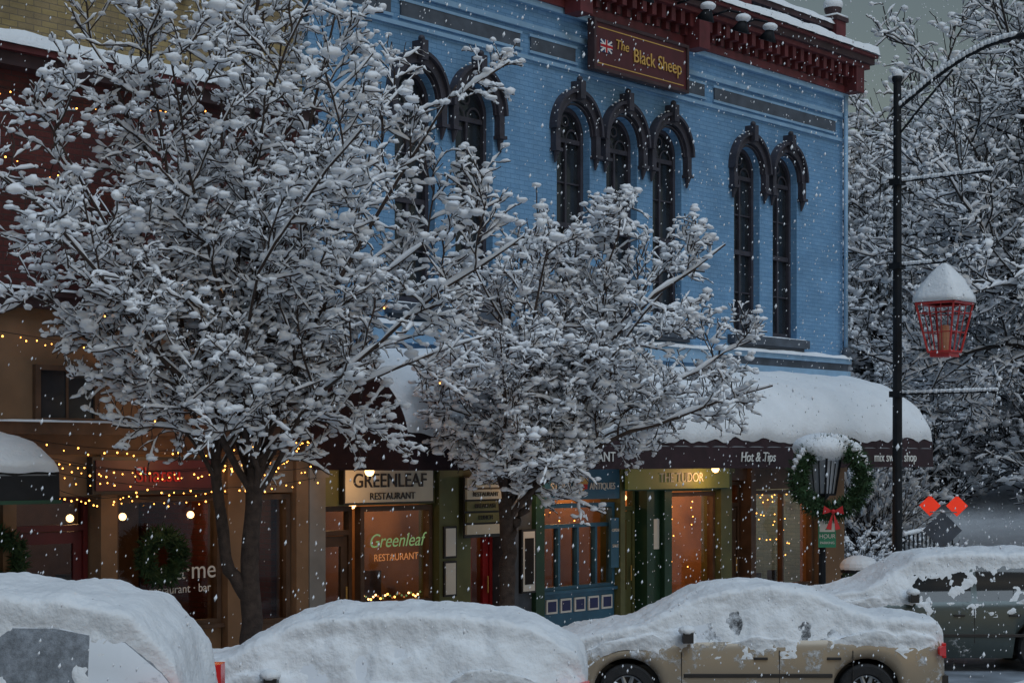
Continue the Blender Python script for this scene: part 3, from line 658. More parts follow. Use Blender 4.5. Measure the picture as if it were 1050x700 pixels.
def build_tree(name, seed, stems, cen, rad, nlimb, cfg, loc, mats, blobR=(.028, .06), nblob=1.0, elmin=-10, tm=ICO2, snowk=1., link=True):
    rg = np.random.default_rng(seed); tb = Tubes(); cen = np.array(cen, float); rad = np.array(rad, float)
    limbs = []; lr = []
    for pts, rr in stems:
        p = resample(np.array(pts, float)[None], 14); f = np.linspace(0, len(rr)-1, 14); r = np.interp(f, range(len(rr)), rr)[None]
        p[:, 1:-1] += rg.normal(0, .012, p[:, 1:-1].shape)
        tb.tube(p, r*(1+rg.normal(0, .04, r.shape)), 12, 0); snow_on(tb, rg, p, r*.6, .012, 20, 6, .5)
    tips = [(np.array(p[-1], float), np.array(p[-1], float)-np.array(p[-2], float), rr[-1]) for p, rr in stems]
    K = 11
    for i in range(nlimb):
        st, sdir, sr = tips[i % len(tips)]
        az = i*2.39996+rg.uniform(-.3, .3); el = math.radians(elmin+(86-elmin)*((i+.5)/nlimb)**1.05)
        tgt = cen+rad*np.array([math.cos(az)*math.cos(el), math.sin(az)*math.cos(el), math.sin(el)])*rg.uniform(.82, 1.06)
        s0 = st-unit(sdir)*rg.uniform(0, cfg.get('drop', .5)); D = np.linalg.norm(tgt-s0)
        c1 = s0+unit(unit(sdir)*.8+unit(tgt-s0)*.8)*D*.38
        t = np.linspace(0, 1, K)[:, None]; p = (1-t)**2*s0+2*t*(1-t)*c1+t*t*tgt
        p[1:] += np.cumsum(rg.normal(0, .016*D, (K-1, 3)), 0)*.6
        limbs.append(p); lr.append(np.linspace(sr*.62*rg.uniform(.6, 1), .010, K))
    P1, R1 = np.array(limbs), np.array(lr)
    c = cfg
    P2, R2 = children(rg, P1, R1, c['n2'], .12, .98, c['L2'], (30, 70), .10, 8, .62, .006, cen, rad, .14)
    P3, R3 = children(rg, P2, R2, c['n3'], .1, .98, c['L3'], (30, 75), .10, 6, .6, .004, cen, rad, .2)
    P4, R4 = children(rg, P3, R3, c['n4'], .15, 1., c['L4'], (25, 75), .12, 4, .6, .003, cen, rad, .25)
    s = c.get('s', 1.)
    R2, R3, R4 = np.maximum(R2, .0105*s), np.maximum(R3, .008*s), np.maximum(R4, .0055*s)
    tb.tube(P1, R1, 8, 0); tb.tube(P2, R2, 5, 0); tb.tube(P3, R3, 4, 0); tb.tube(P4, R4, 3, 0)
    q = c.get('q', 1)
    snow_on(tb, rg, P1, R1, .018*s*snowk, 26, 6, .18); snow_on(tb, rg, P2, R2, .021*s*snowk, 14, 5, .22); snow_on(tb, rg, P3, R3, .019*s*snowk, 9 if q else 6, 5 if q else 4, .28); snow_on(tb, rg, P4, R4, .0155*s*snowk, 6 if q else 4, 4 if q else 3, .32)
    C = np.concatenate([P4[:, 2], P4[:, 0], P4[:, 3], P3[:, 3], P3[:, -1]]); k = rg.random(len(C)) < .30*nblob; C = C[k]; rr = rg.uniform(blobR[0], blobR[1], len(C))*(.5+.7*rg.random(len(C)))
    tb.blobs(C+np.array([0, 0, .5])*rr[:, None], rr, 1, rg, tm)
    me = tb.mesh(name, mats)
    if not link: return me, P3, P4
    o = bpy.data.objects.new(name, me); o.location = loc; scene.collection.objects.link(o); return o, P3, P4
T1 = (11.64, -2.95, .1)
o1, P3a, P4a = build_tree('snow_covered_street_tree', 11,
    [([(0,0,0),(.02,0,.8),(.0,.03,1.5),(.0,.0,2.2),(.05,.02,2.8)], [.15,.12,.105,.095,.08]),
     ([(.0,.02,1.4),(-.18,.2,1.75),(-.24,.26,2.4),(-.26,.3,3.1)], [.085,.07,.06,.05])],
    (.05, -.05, 5.2), (3.4, 2.9, 3.1), 21, dict(n2=12, n3=8, n4=4, L2=1.35, L3=.66, L4=.27), T1, [BARK, SNOWT], blobR=(.024, .056), nblob=.85, elmin=-16, tm=ICO2)
T2 = (15.66, -2.95, .1)
o2, P3b, P4b = build_tree('snow_covered_street_tree', 29,
    [([(0,0,0),(.0,0,.9),(.03,-.02,1.7),(.0,.02,2.4)], [.13,.105,.095,.085]),
     ([(.02,0,1.9),(.2,-.15,2.3),(.36,-.26,2.8)], [.06,.05,.04])],
    (.88, -.62, 4.1), (2.2, 2.1, 2.1), 18, dict(n2=11, n3=8, n4=4, L2=1.05, L3=.58, L4=.26, drop=.3), T2, [BARK, SNOWT], blobR=(.024, .056), nblob=.85, elmin=-22, tm=ICO2)
rg = np.random.default_rng(2); fl = MB()
for P, T, n in ((P3a, T1, 45),):
    C = P[:, 2]+np.array(T); C = C[(C[:, 2] < 4.9)]; C = C[rg.permutation(len(C))[:n]]
    for c_ in C: fl.ball((c_[0], c_[1], c_[2]-.03), .009, BULB, 6, 4)
fl.build('bulbs', e)
bgcfg = dict(n2=11, n3=7, n4=4, L2=3.0, L3=1.35, L4=.6, s=1.9, drop=3.)
o3, _, _ = build_tree('snowy_park_tree', 31, [([(0,0,0),(.1,0,2),(-.1,.1,4.5),(.1,0,7)], [.32,.25,.22,.16])], (0, 0, 9.), (5.0, 5.0, 7.2), 24, bgcfg, (37.5, -.2, 0), [BARKD, SNOWT], (.05, .10), .7, elmin=-45, tm=ICO1)
dcfg = dict(n2=8, n3=6, n4=3, L2=3.2, L3=1.6, L4=.8, s=3.0, drop=4., q=0)
dmesh = [build_tree('tree', sd, [([(0,0,0),(.1,0,2.5),(-.1,.1,5),(.1,0,8)], [.30,.25,.2,.14])], (0, 0, 9.), rad, 20, dcfg, None, [BARKD, SNOWT], (.10, .2), .8, elmin=-60, tm=ICO1, link=False)[0] for sd, rad in ((47, (4.2, 4.2, 8.2)), (53, (5, 5, 7.5)))]
dt = group('distant_trees', (60, 15, 0))
rn = random.Random(12)
for row, (t, step) in enumerate(((50, 4.6), (62, 5.2), (80, 6.5))):
    c0 = Vector((t*.90, -17+t*.49, 0)); d = Vector((.48, -.88, 0))
    k = -1.2*t*.10-3
    while k < t*.17+5:
        p = c0+d*(k+rn.uniform(-1, 1)); o = bpy.data.objects.new('tree', rn.choice(dmesh)); s_ = rn.uniform(.75, 1.15)*(1 if row < 2 else 1.4)
        if row == 0: s_ *= .8
        o.scale = (s_, s_, s_*rn.uniform(.9, 1.2)); o.rotation_euler = (0, 0, rn.uniform(0, 6.3)); o.location = (p.x, p.y, .4+row*1.2)
        finish(o, dt); k += step*rn.uniform(.8, 1.2)
hv = []; hf = []; NX, NY = 70, 60
for j in range(NY+1):
    for i in range(NX+1):
        x = 33+i*3.; y = -70+j*3.5
        z = max(0, min(1, (x-35)/16))**1.2*2.7+max(0, (x-55))*.25+noise.noise(Vector((x*.08, y*.08, 0)))*.8*min(1, max(0, (x-36)/15))
        hv.append((x, y, z+.005))
for j in range(NY):
    for i in range(NX): hf.append((j*(NX+1)+i, j*(NX+1)+i+1, (j+1)*(NX+1)+i+1, (j+1)*(NX+1)+i))
mb = MB(); mb.add(hv, hf, SNOW); mb.build('snowy_hillside', smooth=True)
def shrub(x, y, z, r, seed):
    rg = np.random.default_rng(seed); tb = Tubes(); n = 60
    az = rg.uniform(0, 6.28, n); el = rg.uniform(.3, 1.4, n); d = np.stack([np.cos(az)*np.cos(el), np.sin(az)*np.cos(el), np.sin(el)], 1)
    P = np.stack([np.zeros((n, 3)), d*r*.5, d*r*rg.uniform(.8, 1.1, (n, 1))], 1); Rr = np.tile([.015, .01, .005], (n, 1)); tb.tube(P, Rr, 4, 0)
    C, _ = children(rg, P, Rr, 4, .3, 1, r*.5, (20, 60), .1, 4, .6, .004); tb.tube(C, np.full(C.shape[:2], .008), 3, 0); snow_on(tb, rg, C, np.full(C.shape[:2], .005), .03, 6, 5, .3)
    tb.blobs(C[:, 2], rg.uniform(.03, .07, len(C)), 1, rg, ICO1)
    o = bpy.data.objects.new('snowy_shrub', tb.mesh('snowy_shrub', [BARKD, SNOWT])); o.location = (x, y, z); scene.collection.objects.link(o); return o
for i, (x, y, z, r) in enumerate(((31.5, -1.2, 0, 1.0), (33.5, .8, 0, 1.3), (35, -2.6, .1, 1.1), (38.5, -1.5, .3, 1.4), (33.2, 2.6, 0, 1.4), (36.5, -4.5, .1, 1.2), (41, -3.2, .6, 1.5))): sh = shrub(x, y, z, r, i)
for i in range(46):
    t = rn.uniform(44, 66); k = rn.uniform(-.14, .18)*t; o = bpy.data.objects.new('undergrowth', sh.data); s_ = rn.uniform(1.0, 2.2)
    xx = t*.9+.48*k; zz = max(0, min(1, (xx-35)/16))**1.2*2.7+max(0, (xx-55))*.25
    o.location = (xx, -17+t*.49-.88*k, zz-.2); o.scale = (s_, s_, s_*1.1); o.rotation_euler = (0, 0, rn.uniform(0, 6)); finish(o, dt)

# ------------------------------------------------------------ street lamp with red lantern
def lantern(mb, cx, cy, z0, h, rb, rt, mf, cage=True):
    n = 4
    def ring(r, z, off=math.pi/4): return [Vector((cx+r*math.cos(off+math.pi/2*k), cy+r*math.sin(off+math.pi/2*k), z)) for k in range(n)]
    b, t = ring(rb, z0), ring(rt, z0+h)
    for k in range(n):
        mb.cyl(b[k], t[k], .02, .02, mf, 6); mb.cyl(b[k], b[(k+1) % n], .02, .02, mf, 6); mb.cyl(t[k], t[(k+1) % n], .025, .025, mf, 6)
        for q in (.33, .66): mb.cyl(b[k].lerp(b[(k+1) % n], q), t[k].lerp(t[(k+1) % n], q), .009, .009, mf, 5)
        if cage:
            for q in (.4, .8): mb.cyl(b[k].lerp(t[k], q), b[(k+1) % n].lerp(t[(k+1) % n], q), .009, .009, mf, 5)
LX, LY = 25.15, -3.05
sl = group('street_lamp', (LX, LY, 0)); m = MB()
m.cyl((LX, LY, .12), (LX, LY, .7), .16, .13, BLACKM, 12); m.cyl((LX, LY, .7), (LX, LY, 9.2), .085, .065, BLACKM, 12); m.ball((LX, LY, 9.25), .09, BLACKM)
arm = [Vector((LX, LY, 8.75))]+[Vector((LX, LY-2.1*t-.0, 8.75+.85*math.sin(t*math.pi/2))) for t in (.15, .3, .45, .6, .75, .9, 1.)]
m.path(arm, .035, BLACKM); m.path([(LX, LY, 8.3), (LX, LY-.5, 8.8), (LX, LY-1.0, 9.25)], .02, BLACKM)
m.cyl((LX, LY-2.1, 9.6), (LX, LY-2.45, 9.58), .05, .05, BLACKM)
m.box(LX-.15, LX+.15, LY-3.05, LY-2.4, 9.50, 9.64, BLACKM)
for z, L in ((7.55, 1.65), (4.06, 1.7), (6.17, .85)): m.cyl((LX, LY, z), (LX, LY-L, z), .018, .018, BLACKM, 8); m.ball((LX, LY-L, z), .035, BLACKM); m.box(LX-.1, LX+.1, LY-.1, LY+.1, z-.05, z+.05, BLACKM)
m.path([(LX, LY, 6.55), (LX, LY-.4, 6.4), (LX, LY-.7, 6.17)], .014, BLACKM)
m.cyl((LX, LY-.85, 6.17), (LX, LY-.85, 5.6), .012, .012, BLACKM, 6); m.build('post_and_arms', sl, smooth=False)
LY2 = LY-.85
m = MB(); lantern(m, LX, LY2, 4.72, .78, .27, .47, REDP); m.box(LX-.17, LX+.17, LY2-.17, LY2+.17, 4.64, 4.70, REDP)
m.cyl((LX, LY2, 4.70), (LX, LY2, 5.15), .09, .08, mat('lantern_candle', (.5, .22, .12), .6), 10)
rf = [(LX-.35, LY2-.35, 5.52), (LX+.35, LY2-.35, 5.52), (LX+.35, LY2+.35, 5.52), (LX-.35, LY2+.35, 5.52), (LX, LY2, 5.8)]
m.add(rf, [(0,1,4),(1,2,4),(2,3,4),(3,0,4),(3,2,1,0)], REDP); m.build('red_lantern', sl)
m = MB(); vs = []; fs = []; N = 24; K = 10
for k in range(K+1):
    q = k/K
    for i in range(N):
        a = 2*math.pi*i/N; sq = 1/max(abs(math.cos(a)), abs(math.sin(a)))**.75; r = .38*(1-q**1.6)*sq*(1+.08*noise.noise(Vector((i*.5, k*.5, 1))))+(0.03 if q < .15 else 0)
        vs.append((LX+r*math.cos(a), LY2+r*math.sin(a), 5.52+.66*q**.85))
for k in range(K):
    for i in range(N): fs.append((k*N+i, k*N+(i+1) % N, (k+1)*N+(i+1) % N, (k+1)*N+i))
fs.append(tuple(range(N))[::-1]); m.add(vs, fs, SNOW)
for z, L in ((7.55, 1.65), (4.06, 1.7), (6.17, .6)):
    for i in range(int(L/.05)): m.ball((LX, LY-.1-i*.05, z+.035), random.uniform(.028, .05), SNOW, 8, 6, .8)
for a, b in zip(arm[:-1], arm[1:]):
    for q in (0, .2, .4, .6, .8): c_ = a.lerp(b, q); m.ball((c_.x, c_.y, c_.z+.045), random.uniform(.045, .06), SNOW, 8, 6)
m.ball((LX, LY-2.72, 9.66), .2, SNOW, 12, 8, .4); m.ball((LX, LY, 9.33), .09, SNOW)
m.build('snow', sl, smooth=True)

PX, PY = 22.75, -3.1
pl = group('pedestrian_street_lamp', (PX, PY, 0)); m = MB()
m.cyl((PX, PY, .12), (PX, PY, .5), .13, .10, BLACKM, 12); m.cyl((PX, PY, .5), (PX, PY, 2.35), .06, .05, BLACKM, 12); m.cyl((PX, PY, 2.35), (PX, PY, 2.45), .05, .13, BLACKM, 10)
lantern(m, PX, PY, 2.45, .6, .2, .3, BLACKM, cage=False)
FROST = mat('frosted_lamp_glass', (.42, .46, .52), .3, .15, 4.)
b = [Vector((PX+.185*math.cos(math.pi/4+math.pi/2*k), PY+.185*math.sin(math.pi/4+math.pi/2*k), 2.46)) for k in range(4)]; t = [Vector((PX+.28*math.cos(math.pi/4+math.pi/2*k), PY+.28*math.sin(math.pi/4+math.pi/2*k), 3.04)) for k in range(4)]
m.add(b+t, [(0,1,5,4),(1,2,6,5),(2,3,7,6),(3,0,4,7)], FROST)
m.cyl((PX, PY, 3.05), (PX, PY, 3.25), .36, .1, BLACKM, 8); m.build('post_and_lantern', pl)
m = MB(); m.ball((PX, PY, 3.17), .46, SNOW, 20, 10, .5); m.build('snow_cap', pl, smooth=True)
wreath(PX-.12, PY-.22, 2.70, .50, 'wreath', pl, th=.15, n=1800, yaw=-R_(48))
m = MB(); m.box(-.14, .14, -.012, 0, -.22, .22, SGREEN); m.box(-.12, .12, -.016, -.012, .02, .19, WHITE)
Rz = Matrix.Translation((PX-.06, PY-.12, 1.86)) @ Matrix.Rotation(-R_(40), 4, 'Z'); m.build('parking_sign', pl, xform=Rz)
for s_, z, sz, mm in (('2', .10, .17, SGREEN), ('HOUR', -.05, .09, WHITE), ('PARKING', -.15, .055, WHITE)):
    p = Rz @ Vector((0, -.02, z)); text(s_, p.x, p.y, p.z, sz, mm, pl, rot=(math.pi/2, 0, -R_(40)), ext=.002)

ws = group('warning_sign', (29.3, -1.75, 0)); m = MB()
m.cyl((29.2, -1.75, 0), (29.2, -1.75, 2.0), .03, .03, GREYM)
def diamond(c, s_, nrm_yaw, mt, th=.012):
    u = Vector((math.cos(nrm_yaw), math.sin(nrm_yaw), 0)); w_ = Vector((-u.y, u.x, 0)); c = Vector(c)
    P = [c+w_*s_, c+Vector((0,0,s_)), c-w_*s_, c-Vector((0,0,s_))]
    m.add(P+[p+u*th for p in P], [(0,1,2,3),(7,6,5,4),(0,4,5,1),(1,5,6,2),(2,6,7,3),(3,7,4,0)], mt)
ya = R_(25)
diamond((29.1, -1.52, 2.12), .20, ya, ORANGE); diamond((29.28, -1.98, 2.12), .20, ya, ORANGE); diamond((29.15, -1.75, 1.66), .36, ya, BLUED)
m.cyl((29.1, -1.52, 2.0), (29.28, -1.98, 2.0), .012, .012, GREYM); m.build('post_and_diamonds', ws)
m = MB(); m.ball((29.1, -1.52, 2.31), .035, SNOW, 8, 5, .6); m.ball((29.28, -1.98, 2.31), .035, SNOW, 8, 5, .6); m.ball((29.17, -1.75, 2.01), .04, SNOW, 8, 5, .6); m.build('snow', ws, smooth=True)
bp = group('sign_post', (33.2, -1.7, 0)); m = MB(); m.cyl((33.2, -1.7, 0), (33.2, -1.7, 2.9), .06, .05, BLACKM); m.ball((33.2, -1.7, 2.95), .09, SNOW); m.build('post', bp)
tc = group('litter_bin', (26.4, -1.6, .12)); m = MB(); m.cyl((26.4, -1.6, .12), (26.4, -1.6, 1.0), .27, .30, DGREEN, 16); m.cyl((26.4, -1.6, 1.0), (26.4, -1.6, 1.06), .33, .33, BLACKM, 16)
for k in range(16): a = 2*math.pi*k/16; m.cyl((26.4+.29*math.cos(a), -1.6+.29*math.sin(a), .2), (26.4+.31*math.cos(a), -1.6+.31*math.sin(a), .95), .012, .012, BLACKM, 4)
m.ball((26.4, -1.6, 1.1), .34, SNOW, 18, 10, .6); m.build('bin', tc)
rl = group('snowy_railing', (31, 0, 0)); m = MB()
for i in range(13):
    x = 29.8+.45*i; y = -.6+.15*i; m.cyl((x, y, 0), (x, y, 1.5), .02, .02, BLACKM, 6); m.ball((x, y, 1.54), .05, SNOW, 8, 6)
for z in (.5, 1.0, 1.5): m.path([(29.8, -.6, z), (35.2, 1.2, z)], .018, BLACKM, 6)
for i in range(110):
    q = i/110; m.ball((29.8+5.4*q, -.6+1.8*q, 1.54), random.uniform(.03, .05), SNOW, 6, 5); 
    if random.random() < .7: m.ball((29.8+5.4*q, -.6+1.8*q, 1.03), random.uniform(.02, .04), SNOW, 6, 5)
m.build('rails', rl, smooth=True)

# ------------------------------------------------------------ cars
def interp(tab, x): return float(np.interp(x, [p[0] for p in tab], [p[1] for p in tab]))
def make_car(name, L, Wd, top, belt, windows, wx, wr_, loc, head, paint, glass, snow_t, gh_w=.76, seed=1, tail_z=.85, clear=.20, plast=.02, side_tail=True, tail_h=.12, tail_out=.955, tail_l=.26):
    e = group(name, loc); X = Matrix.Translation(loc) @ Matrix.Rotation(head, 4, 'Z')
    hl = L/2; xs = np.arange(-hl, hl+.001, L/110); FR = (0, .12, .35, .62, .86, 1.)
    secs = []
    for x in xs:
        zt, zb = interp(top, x), interp(belt, x); zb = min(zb, zt-.03)
        u = abs(x)/hl; w_ = Wd/2*(1-.16*max(0, (u-.72)/.28)**2.2-.03*u*u)
        if u > .97: w_ *= 1-.10*((u-.97)/.03)
        zl = clear+.08*max(0, (u-.85)/.15)
        for c in wx:
            dx = abs(x-c); ra = wr_+.07
            if dx < ra: zl = max(zl, wr_+math.sqrt(ra*ra-dx*dx)*.98)
        zl = min(zl, zb-.08)
        gh = max(0, min(1, (zt-zb-.03)/.35)); wu = w_*(.93+(gh_w-.93)*gh)
        s = []
        WF = (.93, .975, 1., 1., .985, .955)
        for f, k in zip(FR, WF): s.append((w_*k, zl+(zb-zl)*f))
        dz = zt-zb
        s += [(w_*.94-(w_*.94-wu)*.05, zb+.02), (w_*.94-(w_*.94-wu)*.5, zb+.02+(dz-.02)*.45), (wu, zb+.02+(dz-.02)*.86), (wu*.95, zb+.02+(dz-.02)*.95), (wu*.8, zt-.005), (wu*.45, zt+.01*gh), (0, zt+.015*gh)]
        secs.append(s)
    M = len(secs[0]); full = [[(x, -p[0], p[1]) for p in s]+[(x, p[0], p[1]) for p in s[-2::-1]] for x, s in zip(xs, secs)]
    W = len(full[0]); V = np.array([p for r in full for p in r]); F = []; MI = []
    def glassy(x, k, i):
        kk = k if k < M-1 else W-2-k
        zt, zb = interp(top, x), interp(belt, x)
        if kk in (6, 7): return any(a <= x <= b for a, b in windows) and zt-zb > .16
        if kk >= 8:
            sl = abs(interp(top, x+.05)-interp(top, x-.05))/.1
            return sl > .38 and zt-zb > .05
        return False
    for i in range(len(xs)-1):
        xm = (xs[i]+xs[i+1])/2
        for k in range(W-1): F.append((i*W+k, i*W+k+1, (i+1)*W+k+1, (i+1)*W+k)); MI.append(1 if glassy(xm, k, i) else 0)
    b = MB(); b.mats = [paint, glass]; b.v = [tuple(v) for v in V]; b.f = [list(f) for f in F]; b.m = MI
    b.f.append(list(range(W))[::-1]); b.m.append(0); b.f.append([(len(xs)-1)*W+k for k in range(W)]); b.m.append(0)
    b.build('body', e, smooth=True, xform=X)
    G = V.reshape(len(xs), W, 3); du = np.gradient(G, axis=0); dv = np.gradient(G, axis=1); Nn = unit(np.cross(dv, du)); 
    if Nn[len(xs)//2, W//2, 2] < 0: Nn = -Nn
    for _ in range(2): Nn = unit(Nn+np.roll(Nn, 1, 0)+np.roll(Nn, -1, 0))
    def dens(A):
        mid = (A[:, :-1]+A[:, 1:])/2; out = np.empty((A.shape[0], A.shape[1]*2-1, 3)); out[:, 0::2] = A; out[:, 1::2] = mid; return out
    G2, N2 = dens(dens(G)), unit(dens(dens(Nn))); W2 = G2.shape[1]
    S = np.empty_like(G2)
    for i in range(len(xs)):
        x = xs[i]; zt, zb = interp(top, x), interp(belt, x); e_ = min(1, (hl-abs(x))/.14); e_ = math.sqrt(max(0, 1-(1-max(0, e_))**2))
        for k in range(W2):
            p = G2[i, k]; n = N2[i, k]
            n1 = noise.noise(Vector((p[0]*1.3+seed*7, p[1]*1.3, p[2]*1.3))); n2 = noise.noise(Vector((p[0]*4.5+seed, p[1]*4.5, p[2]*4.5)))
            uw = max(0, min(1, (n[2]-.30+.14*n1+.10*n2)/.34)); uw = uw*uw*(3-2*uw)
            th = snow_t*uw*(1+.30*n1+.18*n2)
            if p[2] > zb-.15 and n2+n1*.6 > -.02+.25*(1-plast*10): th = max(th, plast)
            th = th*e_-.012*(1-uw*e_) if th < .03 else th*e_
            S[i, k] = p+n*th*.5+np.array([0, 0, 1])*th*.7
    sm = MB(); sm.mats = [SNOW]; sm.v = [tuple(v) for v in S.reshape(-1, 3)]
    for i in range(len(xs)-1):
        for k in range(14, W2-15): sm.f.append([i*W2+k, i*W2+k+1, (i+1)*W2+k+1, (i+1)*W2+k]); sm.m.append(0)
    so = sm.build('snow', e, smooth=True, xform=X)
    smo = so.modifiers.new('sm', 'SMOOTH'); smo.iterations = 2; smo.factor = .5
    ss = so.modifiers.new('s', 'SUBSURF'); ss.levels = ss.render_levels = 1
    for nsc, st in ((.25, .05), (.07, .028)):
        tx = bpy.data.textures.new('snowtex', 'CLOUDS'); tx.noise_scale = nsc; tx.noise_depth = 3
        dm = so.modifiers.new('d', 'DISPLACE'); dm.texture = tx; dm.strength = st; dm.mid_level = .5; dm.texture_coords = 'LOCAL'
    u = MB(); u.box(-hl*.9, hl*.9, -Wd*.36, Wd*.36, .22, .62, FRAME)
    u.box(-hl-.03, -hl+.2, -Wd*.40, Wd*.40, .28, .5, FRAME); u.box(hl-.2, hl+.03, -Wd*.40, Wd*.40, .26, .46, FRAME)
    for sy in (-1, 1):
        for c in wx:
            y1 = sy*(Wd/2-.02); y0 = sy*(Wd/2-.24); N = 28
            prof = [(wr_*.60, y1-sy*.03), (wr_*.66, y1), (wr_*.93, y1), (wr_, y1-sy*.04), (wr_, y0+sy*.04), (wr_*.93, y0), (wr_*.5, y0)]
            vs = [(c+r*math.cos(2*math.pi*i/N), y, wr_+r*math.sin(2*math.pi*i/N)) for r, y in prof for i in range(N)]
            u.add(vs, [(j*N+i, j*N+(i+1) % N, (j+1)*N+(i+1) % N, (j+1)*N+i) for j in range(len(prof)-1) for i in range(N)], TIRE)
            yr = y1-sy*.05
            u.cyl((c, yr-sy*.10, wr_), (c, yr-sy*.04, wr_), wr_*.6, wr_*.6, FRAME, 24)
            for k in range(10):
                a = 2*math.pi*k/10; p0 = Vector((c, yr, wr_)); p1 = Vector((c+wr_*.6*math.cos(a), yr, wr_+wr_*.6*math.sin(a))); u.cyl(p0, p1, .035, .022, RIM, 6)
            for k in range(24):
                a0, a1 = 2*math.pi*k/24, 2*math.pi*(k+1)/24; u.cyl((c+wr_*.6*math.cos(a0), yr, wr_+wr_*.6*math.sin(a0)), (c+wr_*.6*math.cos(a1), yr, wr_+wr_*.6*math.sin(a1)), .018, .018, RIM, 5)
            u.cyl((c, yr-.02, wr_), (c, yr+.02, wr_), .06, .06, RIM, 12)
    u.build('wheels_and_underbody', e, xform=X)
    d = MB(); wt = Wd/2
    for sy in (-1, 1):
        d.box(-hl-.012, -hl+.03, sy*wt*.62-.13, sy*wt*.62+.13, min(tail_z, .95)-.10, min(tail_z, .95)+.07, TAIL)
        ys = wt*.865*tail_out/.955; lx = tail_l if side_tail else .10
        d.add([(-hl+.0, sy*ys*.93, tail_z-tail_h), (-hl+lx, sy*(wt*tail_out), tail_z-tail_h+.02), (-hl+lx, sy*(wt*(tail_out-.005)), tail_z+tail_h-.04), (-hl+.0, sy*ys*.93, tail_z+tail_h-.02),
               (-hl+.0, sy*ys*.7, tail_z-tail_h), (-hl+lx, sy*(wt*.75), tail_z-tail_h+.02), (-hl+lx, sy*(wt*.75), tail_z+tail_h-.04), (-hl+.0, sy*ys*.7, tail_z+tail_h-.02)],
               [(0,1,2,3),(4,5,6,7),(0,1,5,4),(2,3,7,6),(1,2,6,5),(0,3,7,4)], TAIL)
        d.box(hl-.22, hl+.0, sy*wt*.62-.14, sy*wt*.62+.14, .60, .72, LENS)
        xm = windows[-1][1]-.05; zb = interp(belt, xm)
        d.box(xm-.05, xm+.07, sy*(wt+.05)-.08, sy*(wt+.05)+.08, zb+.03, zb+.15, FRAME)
        for wa, wb in windows:
            xh = wa+.18; d.box(xh-.08, xh+.08, sy*(wt-.005)-.02, sy*(wt-.005)+.02, zb-.17, zb-.14, FRAME)
            d.box(wa-.04, wa-.030, sy*(wt-.004)-.006, sy*(wt-.004)+.006, .42, zb-.06, FRAME)
        wb = windows[-1][1]; d.box(wb+.02, wb+.030, sy*(wt-.004)-.006, sy*(wt-.004)+.006, .42, zb-.08, FRAME)
        d.box(windows[0][0]+.2, windows[-1][1], sy*(wt+.0)-.012, sy*(wt+.0)+.012, .50, .545, FRAME)
    d.box(-hl-.02, -hl+.0, -.26, .26, min(tail_z, .95)-.3, min(tail_z, .95)-.15, WHITE)
    d.build('lamps_mirrors_trim', e, bevel=.008, xform=X)
    sp = MB()
    for sy in (-1, 1):
        xm = windows[-1][1]-.03; sp.ball((xm+.0, sy*(wt+.05), interp(belt, xm)+.17), .10, SNOW, 10, 6, .6)
    sp.build('mirror_snow', e, smooth=True, xform=X)
    return e
HD = math.atan2(.743, -.669)
sed_top = [(-2.32,.72),(-2.3,.92),(-2.2,1.0),(-1.55,1.04),(-1.35,1.10),(-.75,1.34),(-.35,1.39),(.2,1.38),(.5,1.31),(1.12,.98),(1.25,.94),(1.9,.84),(2.2,.74),(2.3,.62),(2.35,.5)]
sed_belt = [(-2.35,.70),(-2.2,.86),(-1.4,.91),(0,.89),(1.1,.86),(1.9,.76),(2.2,.66),(2.35,.44)]
make_car('parked_sedan', 4.64, 1.76, sed_top, sed_belt, [(-1.18,-.42),(-.34,.72)], (-1.38, 1.36), .325, (16.95, -5.5, 0), HD, snowy('champagne_paint', (.33, .27, .20), .42, 3., .3, .15), snowy('snow_caked_glass', (.02, .022, .025), .52, 4., .1, soft=.08), .12, seed=1, tail_z=.80, side_tail=False, tail_h=.07, plast=.012)
sub_top = [(-2.1,.75),(-2.08,.95),(-1.95,1.12),(-1.6,1.34),(-1.0,1.44),(-.4,1.46),(.2,1.44),(.45,1.38),(1.02,1.02),(1.2,.97),(1.8,.86),(2.0,.74),(2.1,.55)]
sub_top = [(x*1.06, z*.97) for x, z in sub_top]
sub_belt = [(-2.22,.71),(-1.9,.90),(-1.4,.92),(0,.90),(1.0,.86),(1.9,.74),(2.22,.48)]
make_car('parked_hatchback', 4.45, 1.74, sub_top, sub_belt, [(-1.3,-.45),(-.37,.7)], (-1.36, 1.4), .31, (11.12, -5.1, 0), HD, snowy('silver_paint', (.25, .27, .30), .6, 3., .3, .4), snowy('snow_plastered_glass', (.03, .034, .04), .66, 3.5, .1), .16, seed=2, plast=.06)
van_top = [(-2.4,.8),(-2.37,1.12),(-2.2,1.42),(-1.92,1.70),(-1.4,1.82),(0,1.84),(.5,1.80),(.75,1.70),(1.35,1.18),(1.5,1.12),(2.2,1.0),(2.35,.8),(2.4,.6)]
van_belt = [(-2.4,.78),(-2.3,1.02),(-1.8,1.16),(0,1.16),(1.3,1.10),(2.2,.9),(2.4,.55)]
make_car('parked_suv', 4.8, 1.9, van_top, van_belt, [(-1.65,-.95),(-.87,-.15),(-.07,.85)], (-1.42, 1.45), .38, (6.85, -4.5, 0), HD, snowy('snow_caked_white_paint', (.42, .44, .47), .60, 3., .4, .1), snowy('snow_streaked_glass', (.03, .036, .045), .48, 11., .3, soft=.28, snowc=(.40, .44, .50)), .16, seed=3, tail_z=1.20, gh_w=.84, tail_h=.11, plast=.02, tail_out=1.03, tail_l=.30)
